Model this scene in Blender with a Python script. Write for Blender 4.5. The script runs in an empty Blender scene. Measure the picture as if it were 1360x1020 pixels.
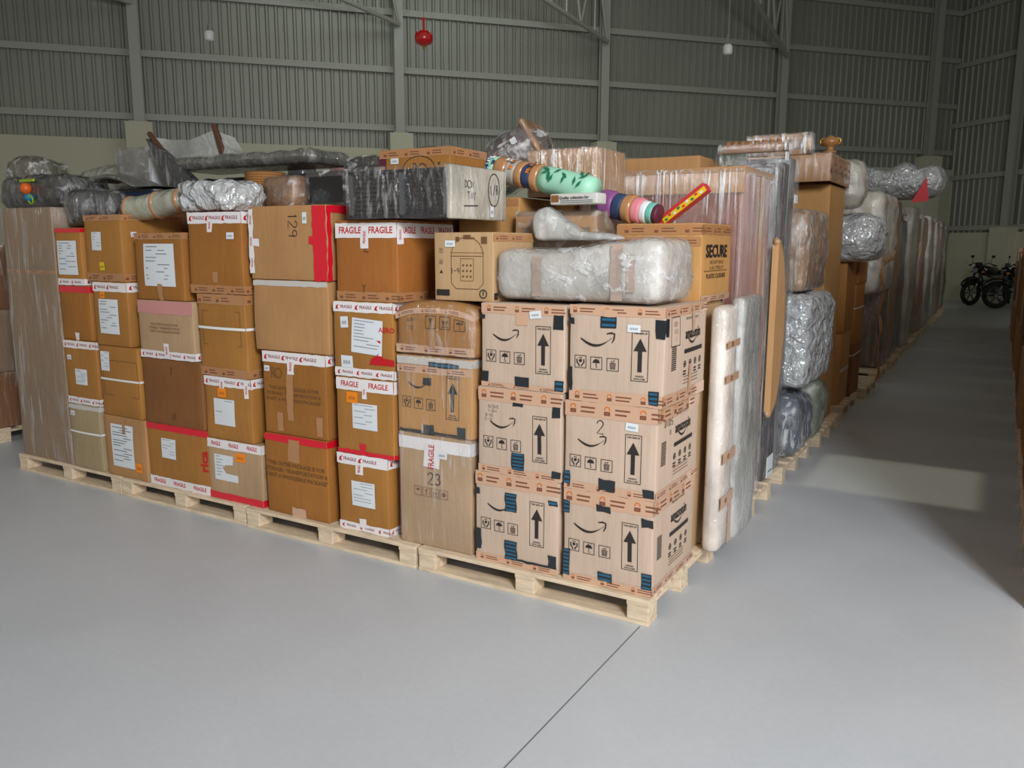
import bpy, math, random
from mathutils import Vector, Matrix, noise
SC = bpy.context.scene
COL = SC.collection
PI = math.pi

# ------------------------------------------------------------------ camera
H = 1.55
cd = bpy.data.cameras.new('camera'); cam = bpy.data.objects.new('camera', cd); COL.objects.link(cam)
F_, PITCH, ROLL, YAW = 1090.0, .1665, .003, .533
fw = Vector((-math.sin(YAW)*math.cos(PITCH), math.cos(YAW)*math.cos(PITCH), -math.sin(PITCH)))
rt = Vector((math.cos(YAW), math.sin(YAW), 0)); up = rt.cross(fw)
r2 = math.cos(ROLL)*rt + math.sin(ROLL)*up; u2 = -math.sin(ROLL)*rt + math.cos(ROLL)*up
M = Matrix((r2, u2, -fw)).transposed().to_4x4(); M.translation = Vector((1.126, -3.022, H))
cam.matrix_world = M
cd.sensor_width = 36; cd.lens = 36*F_/1360; cd.clip_end = 200
SC.camera = cam
# ------------------------------------------------------------------ light
wd = bpy.data.worlds.new('world'); SC.world = wd; wd.use_nodes = True
wd.node_tree.nodes['Background'].inputs[0].default_value = (1.0, .93, .80, 1)
wd.node_tree.nodes['Background'].inputs[1].default_value = .29
def area(name, loc, target, sx, sy, energy, color, spread=180):
    l = bpy.data.lights.new(name, 'AREA'); l.shape = 'RECTANGLE'; l.size = sx; l.size_y = sy
    l.energy = energy; l.color = color; l.spread = math.radians(spread)
    o = bpy.data.objects.new(name, l); COL.objects.link(o); o.location = loc
    o.rotation_euler = (Vector(target)-Vector(loc)).to_track_quat('-Z', 'Y').to_euler()
    return o
area('loading_door_daylight', (4.1, -4.7, 4.3), (-.6, .6, .3), 1.3, 1.6, 520, (.92, .96, 1.0))
area('side_door_daylight', (7.0, -5.2, 2.9), (0, .3, .7), 2.6, 2.8, 260, (1.0, .985, .95))
area('back_wall_fill', (-7.0, 10.5, 8.4), (-9.0, 13, 3), 9, 4, 250, (.95, 1.0, .93))  # added fill to brighten the back wall, not a roof opening
area('aisle_patch_beam', (.62, 2.93, 7.6), (.62, 2.93, 0), 1.02, .98, .55, (1.0, .95, .68), 1.2)  # added narrow beam that makes the bright rectangle on the aisle floor
SC.view_settings.view_transform = 'Standard'; SC.view_settings.look = 'None'
SC.view_settings.exposure = -0.1; SC.view_settings.gamma = 1; SC.view_settings.use_curve_mapping = False

# ------------------------------------------------------------------ materials
def lin(h):
    c = [int(h[i:i+2], 16)/255 for i in (0, 2, 4)]
    return tuple(x/12.92 if x < .04045 else ((x+.055)/1.055)**2.4 for x in c)+(1,)
def newmat(name):
    m = bpy.data.materials.new(name); m.use_nodes = True
    nt = m.node_tree; b = nt.nodes['Principled BSDF']
    return m, nt, b
def node(nt, t, **kw):
    n = nt.nodes.new(t)
    for k, v in kw.items():
        if k in ('operation', 'blend_type', 'data_type', 'wave_type', 'bands_direction', 'feature', 'noise_dimensions'): setattr(n, k, v)
        else: n.inputs[k].default_value = v
    return n
def coords(nt, scale=(1, 1, 1), rnd=True):
    tc = nt.nodes.new('ShaderNodeTexCoord'); mp = nt.nodes.new('ShaderNodeMapping')
    mp.inputs['Scale'].default_value = scale
    nt.links.new(tc.outputs['Object'], mp.inputs['Vector'])
    if rnd:
        oi = nt.nodes.new('ShaderNodeObjectInfo'); ml = node(nt, 'ShaderNodeMath', operation='MULTIPLY'); ml.inputs[1].default_value = 37
        nt.links.new(oi.outputs['Random'], ml.inputs[0]); nt.links.new(ml.outputs[0], mp.inputs['Location'])
    return mp.outputs[0]
def noi(nt, vec, scale, detail=4, rough=.55):
    n = nt.nodes.new('ShaderNodeTexNoise'); n.inputs['Scale'].default_value = scale
    n.inputs['Detail'].default_value = detail; n.inputs['Roughness'].default_value = rough
    nt.links.new(vec, n.inputs['Vector']); return n.outputs['Fac']
def ramp(nt, fac, stops):
    r = nt.nodes.new('ShaderNodeValToRGB'); nt.links.new(fac, r.inputs[0])
    e = r.color_ramp.elements
    while len(e) < len(stops): e.new(.5)
    for el, (p, c) in zip(e, stops): el.position = p; el.color = c
    return r.outputs[0]
def bump(nt, b, h, strength, dist=.01):
    n = nt.nodes.new('ShaderNodeBump'); n.inputs['Strength'].default_value = strength; n.inputs['Distance'].default_value = dist
    nt.links.new(h, n.inputs['Height']); nt.links.new(n.outputs[0], b.inputs['Normal']); return n
def sc4(c, k): return (min(1, c[0]*k), min(1, c[1]*k), min(1, c[2]*k), 1)
MAT = {}
def plain(name, h, rough=.6, metal=0, coat=0, spec=.5):
    m, nt, b = newmat(name); b.inputs['Base Color'].default_value = lin(h); b.inputs['Roughness'].default_value = rough
    b.inputs['Metallic'].default_value = metal; b.inputs['Coat Weight'].default_value = coat; b.inputs['Specular IOR Level'].default_value = spec
    MAT[name] = m; return m
def cardboard(name, h, var=.14, rough=.62):
    m, nt, b = newmat(name); c = lin(h); v = coords(nt)
    n1 = noi(nt, v, 2.2, 5); col = ramp(nt, n1, [(.3, sc4(c, 1-var)), (.72, sc4(c, 1+var*.7))])
    v2 = coords(nt, (55, 55, 2.5)); n2 = noi(nt, v2, 1.5, 2)
    mx = node(nt, 'ShaderNodeMix', data_type='RGBA', blend_type='MULTIPLY'); mx.inputs[0].default_value = 1
    st = ramp(nt, n2, [(.35, (.93, .92, .9, 1)), (.6, (1, 1, 1, 1))])
    nt.links.new(col, mx.inputs[6]); nt.links.new(st, mx.inputs[7]); nt.links.new(mx.outputs[2], b.inputs['Base Color'])
    b.inputs['Roughness'].default_value = rough; b.inputs['Specular IOR Level'].default_value = .35
    n3 = noi(nt, v, 9, 4); bump(nt, b, n3, .35, .012)
    MAT[name] = m; return m
def crumple(nt, scale):
    """height of sharply folded foil or film: flat facets meeting in creases"""
    v = coords(nt); n = nt.nodes.new('ShaderNodeTexNoise'); n.inputs['Scale'].default_value = scale*.5; n.inputs['Detail'].default_value = 3; nt.links.new(v, n.inputs['Vector'])
    mx = nt.nodes.new('ShaderNodeMix'); mx.data_type = 'RGBA'; mx.inputs[0].default_value = .22; nt.links.new(v, mx.inputs[6]); nt.links.new(n.outputs['Color'], mx.inputs[7])
    vo = nt.nodes.new('ShaderNodeTexVoronoi'); vo.inputs['Scale'].default_value = scale; nt.links.new(mx.outputs[2], vo.inputs['Vector'])
    v2 = nt.nodes.new('ShaderNodeTexVoronoi'); v2.inputs['Scale'].default_value = scale*2.3; nt.links.new(mx.outputs[2], v2.inputs['Vector'])
    ad = node(nt, 'ShaderNodeMath', operation='MULTIPLY_ADD'); ad.inputs[1].default_value = .4; nt.links.new(v2.outputs['Distance'], ad.inputs[0]); nt.links.new(vo.outputs['Distance'], ad.inputs[2]); return ad.outputs[0]
def creases(nt, scale, lo=.53, hi=.60):
    """mask for thin painted glints along pulled creases, gathered in clusters"""
    v = coords(nt, scale); n = nt.nodes.new('ShaderNodeTexNoise'); n.inputs['Scale'].default_value = 2.4; n.inputs['Detail'].default_value = 6; n.inputs['Roughness'].default_value = .6; n.inputs['Distortion'].default_value = .35
    nt.links.new(v, n.inputs['Vector']); f = ramp(nt, n.outputs['Fac'], [(lo, (0, 0, 0, 1)), (hi, (1, 1, 1, 1))])
    g = ramp(nt, noi(nt, coords(nt, (1, 1, .5)), 4.5, 3), [(.40, (.12,)*3+(1,)), (.62, (1, 1, 1, 1))])
    m = node(nt, 'ShaderNodeMath', operation='MULTIPLY'); nt.links.new(f, m.inputs[0]); nt.links.new(g, m.inputs[1]); return m.outputs[0], n.outputs['Fac']
def wrapped(name, h, streak=.5, rough=.3, scale=(9, 9, 1.6), hi='f2f2f2', amt=.75):
    """an opaque thing under clinging film: its colour, crease glints painted in pale, a wrinkled gloss"""
    m, nt, b = newmat(name); c = lin(h); v = coords(nt)
    base = ramp(nt, noi(nt, v, 3.5, 5), [(.3, sc4(c, .6)), (.7, sc4(c, 1.2))])
    f, raw = creases(nt, scale); k = node(nt, 'ShaderNodeMath', operation='MULTIPLY'); k.inputs[1].default_value = amt*.75; nt.links.new(f, k.inputs[0])
    mx = node(nt, 'ShaderNodeMix', data_type='RGBA'); nt.links.new(k.outputs[0], mx.inputs[0]); nt.links.new(base, mx.inputs[6])
    hc = lin(hi); mx.inputs[7].default_value = tuple(hc[i]*streak+c[i]*(1-streak) for i in range(3))+(1,)  # film glints mixed into the base colour as a pale tone
    nt.links.new(mx.outputs[2], b.inputs['Base Color']); b.inputs['Roughness'].default_value = rough
    b.inputs['Coat Weight'].default_value = .9; b.inputs['Coat Roughness'].default_value = .1
    bn = bump(nt, b, raw, .5, .02); b2 = nt.nodes.new('ShaderNodeBump'); b2.inputs['Strength'].default_value = .9; b2.inputs['Distance'].default_value = .02; nt.links.new(crumple(nt, 15), b2.inputs['Height']); nt.links.new(bn.outputs[0], b2.inputs['Normal']); nt.links.new(b2.outputs[0], b.inputs['Coat Normal'])
    MAT[name] = m; return m
def film(name, scale=(14, 14, 1.2), dens=.03, hi=.6, gloss=.10):
    """clear stretch film: see-through, glossy, glints along its pulled creases painted whitish"""
    m, nt, b = newmat(name); out = nt.nodes['Material Output']
    f, raw = creases(nt, scale); ma = node(nt, 'ShaderNodeMath', operation='MULTIPLY_ADD'); ma.inputs[1].default_value = hi; ma.inputs[2].default_value = dens; nt.links.new(f, ma.inputs[0])
    b.inputs['Base Color'].default_value = (.95, .95, .95, 1); b.inputs['Roughness'].default_value = .2
    bn = bump(nt, b, raw, .9, .03)
    tr = nt.nodes.new('ShaderNodeBsdfTransparent'); gl = nt.nodes.new('ShaderNodeBsdfGlossy'); gl.inputs['Roughness'].default_value = .12; nt.links.new(bn.outputs[0], gl.inputs['Normal'])
    mx = nt.nodes.new('ShaderNodeMixShader'); nt.links.new(ma.outputs[0], mx.inputs[0]); nt.links.new(tr.outputs[0], mx.inputs[1]); nt.links.new(b.outputs[0], mx.inputs[2])
    m2 = nt.nodes.new('ShaderNodeMixShader'); m2.inputs[0].default_value = gloss; nt.links.new(mx.outputs[0], m2.inputs[1]); nt.links.new(gl.outputs[0], m2.inputs[2])
    nt.links.new(m2.outputs[0], out.inputs[0]); MAT[name] = m; return m
cardboard('amber', 'a87438'); cardboard('amber_red', 'a5662f'); cardboard('amber_deep', 'a0692f'); cardboard('tan', 'b28658'); cardboard('kraft', 'c8b19e', .06)
cardboard('kraft_warm', 'bb9a72', .1); cardboard('dull_tan', 'b59674'); cardboard('orange_tan', 'c29158'); cardboard('dark_card', '7a5034')
cardboard('brown_wrap', '947a60', .12, .35); cardboard('grey_tan', 'a3906f'); cardboard('old_brown', '855730'); cardboard('pale_wood', 'd9b681', .2, .6)
cardboard('maroon', '8a5040', .1, .45); cardboard('rose_board', 'b08278', .12, .4); cardboard('leaf_wood', 'c99d70', .1, .35)
plain('ink', '2a2422', .6); plain('ink_faint', '6b4a2c', .7); plain('red_ink', 'c0151f', .5); plain('paper', 'dbe0e4', .55); plain('paper_lines', '6f7680', .7)
plain('tape_white', 'e9e4e4', .25, coat=.4); plain('tape_red', 'd8152c', .22, coat=.5); plain('tape_tan', 'cca488', .25, coat=.5)
plain('tape_pink', 'c98a86', .3, coat=.4); plain('tape_black', '20262b', .25, coat=.5); plain('tape_blue', '205f80', .3, coat=.4); plain('tape_brown', 'b07f55', .25, coat=.4)
plain('tape_dust', 'b09a8e', .3, coat=.4); plain('tape_cloudy', 'c9c3bd', .25, coat=.5); plain('tape_ink', '7d4a33', .5); plain('mark_orange', 'cf7630', .5); plain('tape_print', '8b3a48', .5)
plain('strap_white', 'ececea', .35); plain('sticker_orange', 'f08a1a', .5); plain('yellow', 'e0c01c', .5)
plain('steel', 'a0a299', .45, .0, .15); plain('galv', '8d9189', .4, .3); plain('slat_dark', '2b2224', .4); plain('black', '15161a', .4); plain('gloss_black', '101114', .2, coat=.6); plain('chrome', 'b5b8ba', .2, .9)
plain('rubber', '18191a', .8); plain('red_paint', 'c4161b', .28, coat=.6); plain('white_plastic', 'd9dbd8', .4); plain('lamp_glass', '70757a', .1, coat=.6); plain('brass', 'b08a3c', .35, .6)
plain('concrete_wall', 'bdbba6', .85); plain('gap_dark', '65686a', .8); plain('mint', '9fd6bb', .45); plain('leaf_green', '17704a', .5); plain('denim', '2c3f63', .6)
plain('purple', '8a4d86', .5); plain('pink', 'd8828c', .5); plain('teal', '6fb5a6', .5); plain('rib_red', 'c8353d', .35); plain('grey_dark', '4a4c50', .35, coat=.3)
plain('plum', '5c1f35', .5); plain('newsprint', 'c9c9c2', .7); plain('toy_green', '93b21e', .45); plain('toy_orange', 'd9621d', .45); plain('toy_blue', '1f7fa6', .45)
plain('wood_dark', '4c2c1c', .4, coat=.3); plain('wood_carved', '9a6a3c', .4, coat=.4); plain('cloth_blue', '22375c', .6)
wrapped('wrap_grey', '858581', .45, amt=.5); wrapped('wrap_deep_grey', '62625d', .5, .2, (9, 9, 3), amt=.5); wrapped('wrap_coal', '26282b', .6, .15, (9, 9, 3), amt=.4); wrapped('wrap_clear_grey', 'b4b4b0', .7, .2, (6, 6, 3)); wrapped('wrap_dark', '3c3e42', .55, .2, (12, 12, 2)); wrapped('wrap_brown', '9c7350', .4)  # bench and packing sheet wrap is simply a darker grey
wrapped('wrap_tan', 'b58a5e', .5); wrapped('wrap_olive', '5c5a48', .4); wrapped('wrap_green_white', 'a3a593', .5, .25, (5, 5, 4)); wrapped('wrap_white', 'cfc9bd', .6, .3, (5, 5, 2))
wrapped('wrap_rose', 'a97a70', .45, .25, (16, 16, .8)); wrapped('wrap_green_grey', '87907f', .5); wrapped('bubble', 'd2cdc6', .6, .25, (5, 5, 5)); wrapped('wrap_black', '1e2023', .6, .15, (10, 10, 4), amt=.32)
wrapped('panel_dark', '3d373d', .4, .2, (34, 34, .5), amt=.5); wrapped('panel_grey', '6f7073', .6, .2, (30, 30, .5)); wrapped('wrap_dusk', '6a5748', .45, .25, (10, 10, 1.2)); wrapped('wrap_pale', 'b9b3a6', .5, .3, (6, 6, 1.4))
wrapped('paper_wrap', 'ddd2c8', .3, .4, (3, 3, 1)); wrapped('wrap_wine', '564a4b', .6, .15, (12, 12, 3)); wrapped('wrap_blue', '3e4f66', .6, .2, (8, 8, 5))
for nm, cc, me in (('foil', 'd4d7d9', .3), ('foil_soft', 'b4b8ba', .35)):
    m, nt, b = newmat(nm); b.inputs['Base Color'].default_value = lin(cc); b.inputs['Metallic'].default_value = me; b.inputs['Roughness'].default_value = .2
    bump(nt, b, crumple(nt, 13), .9, .035); MAT[nm] = m
film('film', (14, 14, 1.2), .02, .3, .08); film('film_thin', (9, 9, 2.5), .015, .16, .10); film('film_heavy', (13, 13, 1.3), .08, .75, .14); film('film_cross', (5, 5, 7), .03, .55, .12); film('film_rose', (30, 30, .5), .07, .8, .12)
def wood_mat():
    m, nt, b = newmat('pallet_wood'); v = coords(nt, (2, 9, 9)); n = noi(nt, v, 4, 6, .6); c = lin('dfcaad')
    nt.links.new(ramp(nt, n, [(.3, sc4(c, .72)), (.55, c), (.75, sc4(c, 1.14))]), b.inputs['Base Color']); b.inputs['Roughness'].default_value = .7
    bump(nt, b, n, .3, .004); MAT['pallet_wood'] = m
wood_mat()
def cladding_mat(name, h):
    m, nt, b = newmat(name); c = lin(h); v = coords(nt, (1, 1, .35), False); n = noi(nt, v, .9, 5)
    nt.links.new(ramp(nt, n, [(.3, sc4(c, .9)), (.7, sc4(c, 1.08))]), b.inputs['Base Color']); b.inputs['Roughness'].default_value = .42; b.inputs['Metallic'].default_value = .15
    MAT[name] = m
cladding_mat('cladding', '8d8f86'); cladding_mat('cladding_side', '8b8e82')
def floor_mat():
    m, nt, b = newmat('floor_paint'); c = lin('bfc3c8'); v = coords(nt, (1, 1, 1), False)
    n = noi(nt, v, .7, 6, .6); col = ramp(nt, n, [(.3, sc4(c, .93)), (.7, sc4(c, 1.05))])
    n2 = noi(nt, v, 38, 4, .7); s2 = ramp(nt, n2, [(.3, (.95, .95, .95, 1)), (.6, (1, 1, 1, 1))])
    mx = node(nt, 'ShaderNodeMix', data_type='RGBA', blend_type='MULTIPLY'); mx.inputs[0].default_value = 1
    nt.links.new(col, mx.inputs[6]); nt.links.new(s2, mx.inputs[7]); nt.links.new(mx.outputs[2], b.inputs['Base Color'])
    n3 = noi(nt, v, 3, 5); nt.links.new(ramp(nt, n3, [(.3, (.34,)*3+(1,)), (.7, (.5,)*3+(1,))]), b.inputs['Roughness'])
    bump(nt, b, n2, .06, .004); MAT['floor_paint'] = m
floor_mat()

# ------------------------------------------------------------------ mesh helpers
def link(o, parent=None, loc=None):
    COL.objects.link(o)
    if parent is not None: o.parent = parent
    if loc is not None: o.location = loc
    return o
def tag(o, label, cat, group=None):
    o['label'] = label; o['category'] = cat
    if group: o['group'] = group
    return o
def empty(name, loc, rz=0):
    o = bpy.data.objects.new(name, None); o.empty_display_size = .1; link(o, None, loc); o.rotation_euler = (0, 0, rz); return o
class MM:
    def __init__(s): s.v = []; s.f = []; s.mi = []; s.mats = []
    def slot(s, m):
        if m not in s.mats: s.mats.append(m)
        return s.mats.index(m)
    def add(s, vs, fs, m):
        o = len(s.v); k = s.slot(m); s.v += [tuple(x) for x in vs]
        for f in fs: s.f.append(tuple(i+o for i in f)); s.mi.append(k)
    def box(s, x0, x1, y0, y1, z0, z1, m, bv=0.0):
        if bv <= 0:
            s.add([(x0, y0, z0), (x1, y0, z0), (x1, y1, z0), (x0, y1, z0), (x0, y0, z1), (x1, y0, z1), (x1, y1, z1), (x0, y1, z1)],
                  [(0, 3, 2, 1), (4, 5, 6, 7), (0, 1, 5, 4), (1, 2, 6, 5), (2, 3, 7, 6), (3, 0, 4, 7)], m); return
        c = Vector(((x0+x1)/2, (y0+y1)/2, (z0+z1)/2)); h = Vector((abs(x1-x0)/2, abs(y1-y0)/2, abs(z1-z0)/2))
        vs, fs = cuboid(h, bv, 9)
        s.add([c+p for p in vs], fs, m)
    def tube(s, pts, r, m, n=10, cap=True):
        pts = [Vector(p) for p in pts]; rr = r if hasattr(r, '__len__') else [r]*len(pts)
        vs = []; fs = []; ref = None
        for i, p in enumerate(pts):
            d = (pts[min(i+1, len(pts)-1)]-pts[max(i-1, 0)]).normalized()
            if ref is None: ref = Vector((0, 0, 1)) if abs(d.z) < .9 else Vector((1, 0, 0))
            a = d.cross(ref).normalized(); b_ = a.cross(d).normalized(); ref = b_
            for k in range(n):
                t = 2*PI*k/n; vs.append(p+(a*math.cos(t)+b_*math.sin(t))*rr[i])
        for i in range(len(pts)-1):
            for k in range(n): fs.append((i*n+k, i*n+(k+1) % n, (i+1)*n+(k+1) % n, (i+1)*n+k))
        if cap: fs.append(tuple(range(n))[::-1]); fs.append(tuple((len(pts)-1)*n+k for k in range(n)))
        s.add(vs, fs, m)
    def torus(s, c, ax, R, r, m, n=28, k=8):
        c = Vector(c); ax = Vector(ax).normalized(); a = ax.orthogonal().normalized(); b_ = ax.cross(a)
        vs = []; fs = []
        for i in range(n):
            t = 2*PI*i/n; d = a*math.cos(t)+b_*math.sin(t)
            for j in range(k):
                q = 2*PI*j/k; vs.append(c+d*(R+r*math.cos(q))+ax*r*math.sin(q))
        for i in range(n):
            for j in range(k): fs.append((i*k+j, ((i+1) % n)*k+j, ((i+1) % n)*k+(j+1) % k, i*k+(j+1) % k))
        s.add(vs, fs, m)
    def lathe(s, c, prof, m, n=20):
        c = Vector(c); vs = []; fs = []
        for r, z in prof:
            for k in range(n): vs.append(c+Vector((r*math.cos(2*PI*k/n), r*math.sin(2*PI*k/n), z)))
        for i in range(len(prof)-1):
            for k in range(n): fs.append((i*n+k, i*n+(k+1) % n, (i+1)*n+(k+1) % n, (i+1)*n+k))
        s.add(vs, fs, m)
    def build(s, name, parent=None, loc=None, smooth=False):
        me = bpy.data.meshes.new(name); me.from_pydata(s.v, [], s.f)
        for m in s.mats: me.materials.append(MAT[m])
        me.polygons.foreach_set('material_index', s.mi)
        if smooth: me.polygons.foreach_set('use_smooth', [True]*len(s.f))
        me.update(); o = bpy.data.objects.new(name, me); link(o, parent, loc); return o
def cuboid(h, r, n=None, step=.035):
    """rounded cuboid grid centred on 0: half sizes h, edge radius r"""
    r = min(r, min(h)*.95); ax = []
    for a in h:
        k = max(1, min(16 if step > .02 else 34, round(2*(a-r)/step))) if n is None else 1
        l = [-a, -a+r*.3, -a+r] + [-a+r+(2*(a-r))*i/k for i in range(1, k)] + [a-r, a-r*.3, a]
        ax.append(l)
    vs = []; idx = {}; fs = []
    inner = [a-r for a in h]
    def vid(i, j, k):
        key = (i, j, k)
        if key not in idx:
            p = Vector((ax[0][i], ax[1][j], ax[2][k]))
            q = Vector([max(-inner[t], min(inner[t], p[t])) for t in range(3)]); d = p-q
            if d.length > 1e-9: p = q+d.normalized()*r
            idx[key] = len(vs); vs.append(p)
        return idx[key]
    N = [len(a)-1 for a in ax]
    for j in range(N[1]):
        for k in range(N[2]):
            fs.append((vid(0, j, k), vid(0, j, k+1), vid(0, j+1, k+1), vid(0, j+1, k)))
            fs.append((vid(N[0], j, k), vid(N[0], j+1, k), vid(N[0], j+1, k+1), vid(N[0], j, k+1)))
    for i in range(N[0]):
        for k in range(N[2]):
            fs.append((vid(i, 0, k), vid(i+1, 0, k), vid(i+1, 0, k+1), vid(i, 0, k+1)))
            fs.append((vid(i, N[1], k), vid(i, N[1], k+1), vid(i+1, N[1], k+1), vid(i+1, N[1], k)))
    for i in range(N[0]):
        for j in range(N[1]):
            fs.append((vid(i, j, 0), vid(i, j+1, 0), vid(i+1, j+1, 0), vid(i+1, j, 0)))
            fs.append((vid(i, j, N[2]), vid(i+1, j, N[2]), vid(i+1, j+1, N[2]), vid(i, j+1, N[2])))
    return vs, fs
_txt = {}
def textmesh(s, size, bold=0, sx=1.0):
    key = (s, bold)
    if key not in _txt:
        c = bpy.data.curves.new('t', 'FONT'); c.body = s; c.size = 1; c.align_x = 'CENTER'; c.align_y = 'CENTER'; c.offset = bold; c.resolution_u = 2; c.fill_mode = 'FRONT'
        o = bpy.data.objects.new('t', c); me = bpy.data.meshes.new_from_object(o)
        _txt[key] = ([(v.co.x, v.co.y) for v in me.vertices], [tuple(p.vertices) for p in me.polygons])
        bpy.data.objects.remove(o); bpy.data.meshes.remove(me); bpy.data.curves.remove(c)
    v, f = _txt[key]
    return [(x*size*sx, y*size) for x, y in v], f
def stroke(pts, w):
    """flat ribbon along a 2D polyline; w one width or one per point"""
    vs = []; fs = []; n = len(pts); ws = w if hasattr(w, '__len__') else [w]*n
    for i in range(n):
        a = pts[max(i-1, 0)]; b = pts[min(i+1, n-1)]; dx, dy = b[0]-a[0], b[1]-a[1]; l = math.hypot(dx, dy) or 1
        nx, ny = -dy/l*ws[i]/2, dx/l*ws[i]/2; vs += [(pts[i][0]+nx, pts[i][1]+ny), (pts[i][0]-nx, pts[i][1]-ny)]
    for i in range(n-1): fs.append((2*i, 2*i+1, 2*i+3, 2*i+2))
    return vs, fs

# ------------------------------------------------------------------ soft boxes (cartons and bundles)
class Soft:
    def __init__(s, w, d, h, seed=0, bulge=.006, amp=.004, r=.006, freq=3.2, lean=(0, 0), pinch=None, crease=0):
        s.crease = crease; s.w, s.d, s.h, s.seed, s.bulge, s.amp, s.r, s.freq, s.lean, s.pinch = w, d, h, seed, bulge, amp, r, freq, lean, pinch
    def D(s, p):
        a = max(-1, min(1, p.x/(s.w/2))); b = max(-1, min(1, p.y/(s.d/2))); c = max(-1, min(1, (p.z-s.h/2)/(s.h/2)))
        v = Vector((s.bulge*a*(1-b*b)*(1-c*c), s.bulge*b*(1-a*a)*(1-c*c), 0))
        q = p*s.freq+Vector((s.seed*7.31, s.seed*3.17, s.seed*1.93)); nv = noise.noise_vector(q)
        if s.amp > .012: nv = nv+noise.noise_vector(q*2.7)*.45
        v += Vector((nv.x*s.amp, nv.y*s.amp, nv.z*s.amp*(.5 if s.amp > .01 else .15)*max(0, min(1, p.z/(s.h*.5)))))
        if s.crease:
            q = p*s.freq*1.6+Vector((s.seed*2.3, 5, s.seed)); rg = (1-abs(noise.noise(q))*3)+.5*(1-abs(noise.noise(q*2.3))*3)
            n = Vector((a*a*a, b*b*b, c*c*c)); n = n.normalized() if n.length > 1e-6 else n; v += n*rg*s.crease*(1 if c > -.5 else .3)
        t = p.z/s.h; v += Vector((s.lean[0]*t, s.lean[1]*t, 0))
        if s.pinch: v += s.pinch(a, b, c, p)
        return v
    def body(s, name, mat, parent=None, loc=None, off=0.0, rz=0, smooth=True, step=.035):
        h = Vector((s.w/2+off, s.d/2+off, s.h/2+off)); vs, fs = cuboid(h, s.r+off, None, step)
        out = []
        for p in vs:
            q = p+Vector((0, 0, s.h/2)); q = q+s.D(Vector((max(-s.w/2, min(s.w/2, q.x)), max(-s.d/2, min(s.d/2, q.y)), max(0, min(s.h, q.z))))); q.z = max(q.z, .0006); out.append(q)
        m = MM(); m.add(out, fs, mat); o = m.build(name, parent, loc, smooth); o.rotation_euler = (0, 0, rz); return o
    def pt(s, face, u, v, off):
        W, Dp, Hh = s.w/2, s.d/2, s.h
        if face == 'F': p, n = Vector((-W+u, -Dp, v)), Vector((0, -1, 0))
        elif face == 'R': p, n = Vector((W, -Dp+u, v)), Vector((1, 0, 0))
        elif face == 'L': p, n = Vector((-W, Dp-u, v)), Vector((-1, 0, 0))
        else: p, n = Vector((-W+u, -Dp+v, Hh)), Vector((0, 0, 1))
        return p+s.D(p)+n*off
    def size(s, face): return {'F': (s.w, s.h), 'R': (s.d, s.h), 'L': (s.d, s.h), 'T': (s.w, s.d)}[face]
    def patch(s, mm, face, u0, v0, u1, v1, mat, off=.0015, rot=0, rag=0):
        nu = max(1, round(abs(u1-u0)/.03)); nv = max(1, round(abs(v1-v0)/.03)); cu, cv = (u0+u1)/2, (v0+v1)/2
        ca, sa = math.cos(rot), math.sin(rot); vs = []; fs = []
        for j in range(nv+1):
            for i in range(nu+1):
                x = u0+(u1-u0)*i/nu-cu; y = v0+(v1-v0)*j/nv-cv
                if rag: x += rag*noise.noise(Vector((x*30, y*40, s.seed)))*(1 if i in (0, nu) else 0); y += rag*noise.noise(Vector((x*40, y*30+9, s.seed)))*(1 if j in (0, nv) else 0)
                vs.append(s.pt(face, cu+x*ca-y*sa, cv+x*sa+y*ca, off))
        for j in range(nv):
            for i in range(nu): a = j*(nu+1)+i; fs.append((a, a+1, a+nu+2, a+nu+1))
        mm.add(vs, fs, mat)
    def shape(s, mm, face, u, v, vf, mat, off=.0022, rot=0, k=1.0, kx=1.0):
        ca, sa = math.cos(rot)*k, math.sin(rot)*k
        mm.add([s.pt(face, u+x*kx*ca-y*sa, v+x*kx*sa+y*ca, off) for x, y in vf[0]], vf[1], mat)
# --- drawn marks (unit size, centred)
def rect_outline(w, h, t):
    a, b = w/2, h/2
    o = [(-a, -b), (a, -b), (a, b), (-a, b)]; i = [(-a+t, -b+t), (a-t, -b+t), (a-t, b-t), (-a+t, b-t)]
    return o+i, [(0, 1, 5, 4), (1, 2, 6, 5), (2, 3, 7, 6), (3, 0, 4, 7)]
def merge(*gs):
    v = []; f = []
    for g in gs:
        o = len(v); v += g[0]; f += [tuple(i+o for i in q) for q in g[1]]
    return v, f
def mv(g, dx, dy, k=1): return [(x*k+dx, y*k+dy) for x, y in g[0]], g[1]
def arc(cx, cy, r, a0, a1, n=14): return [(cx+r*math.cos(a0+(a1-a0)*i/n), cy+r*math.sin(a0+(a1-a0)*i/n)) for i in range(n+1)]
def disc(cx, cy, r, a0=0, a1=2*PI, n=16): p = arc(cx, cy, r, a0, a1, n); return p, [tuple(range(len(p)))]
G_SMILE = merge(stroke([(-.5+i/14, .16-.30*math.sin(PI*(.08+.86*i/14))+.10*i/14) for i in range(14)], [.012+.06*math.sin(PI*min(1, i/13+.12)) for i in range(14)]),
                stroke([(.27, .24), (.40, .27), (.5, .25), (.49, .12), (.43, 0)], [.03, .05, .045, .045, .02]))
G_ARROW = ([(-.16, -.5), (.16, -.5), (.16, .12), (-.16, .12), (-.5, .12), (.5, .12), (0, .5)], [(0, 1, 2, 3), (4, 5, 6)])
def icon_box(g): return merge(rect_outline(1, 1, .045), g)
G_UMB = icon_box(merge(disc(0, .02, .30, 0, PI), stroke([(0, .02), (0, -.28), (.05, -.34), (.11, -.30)], .05), stroke([(-.05, .42), (-.02, .36)], .04), stroke([(.2, .44), (.24, .36)], .04)))
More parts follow.
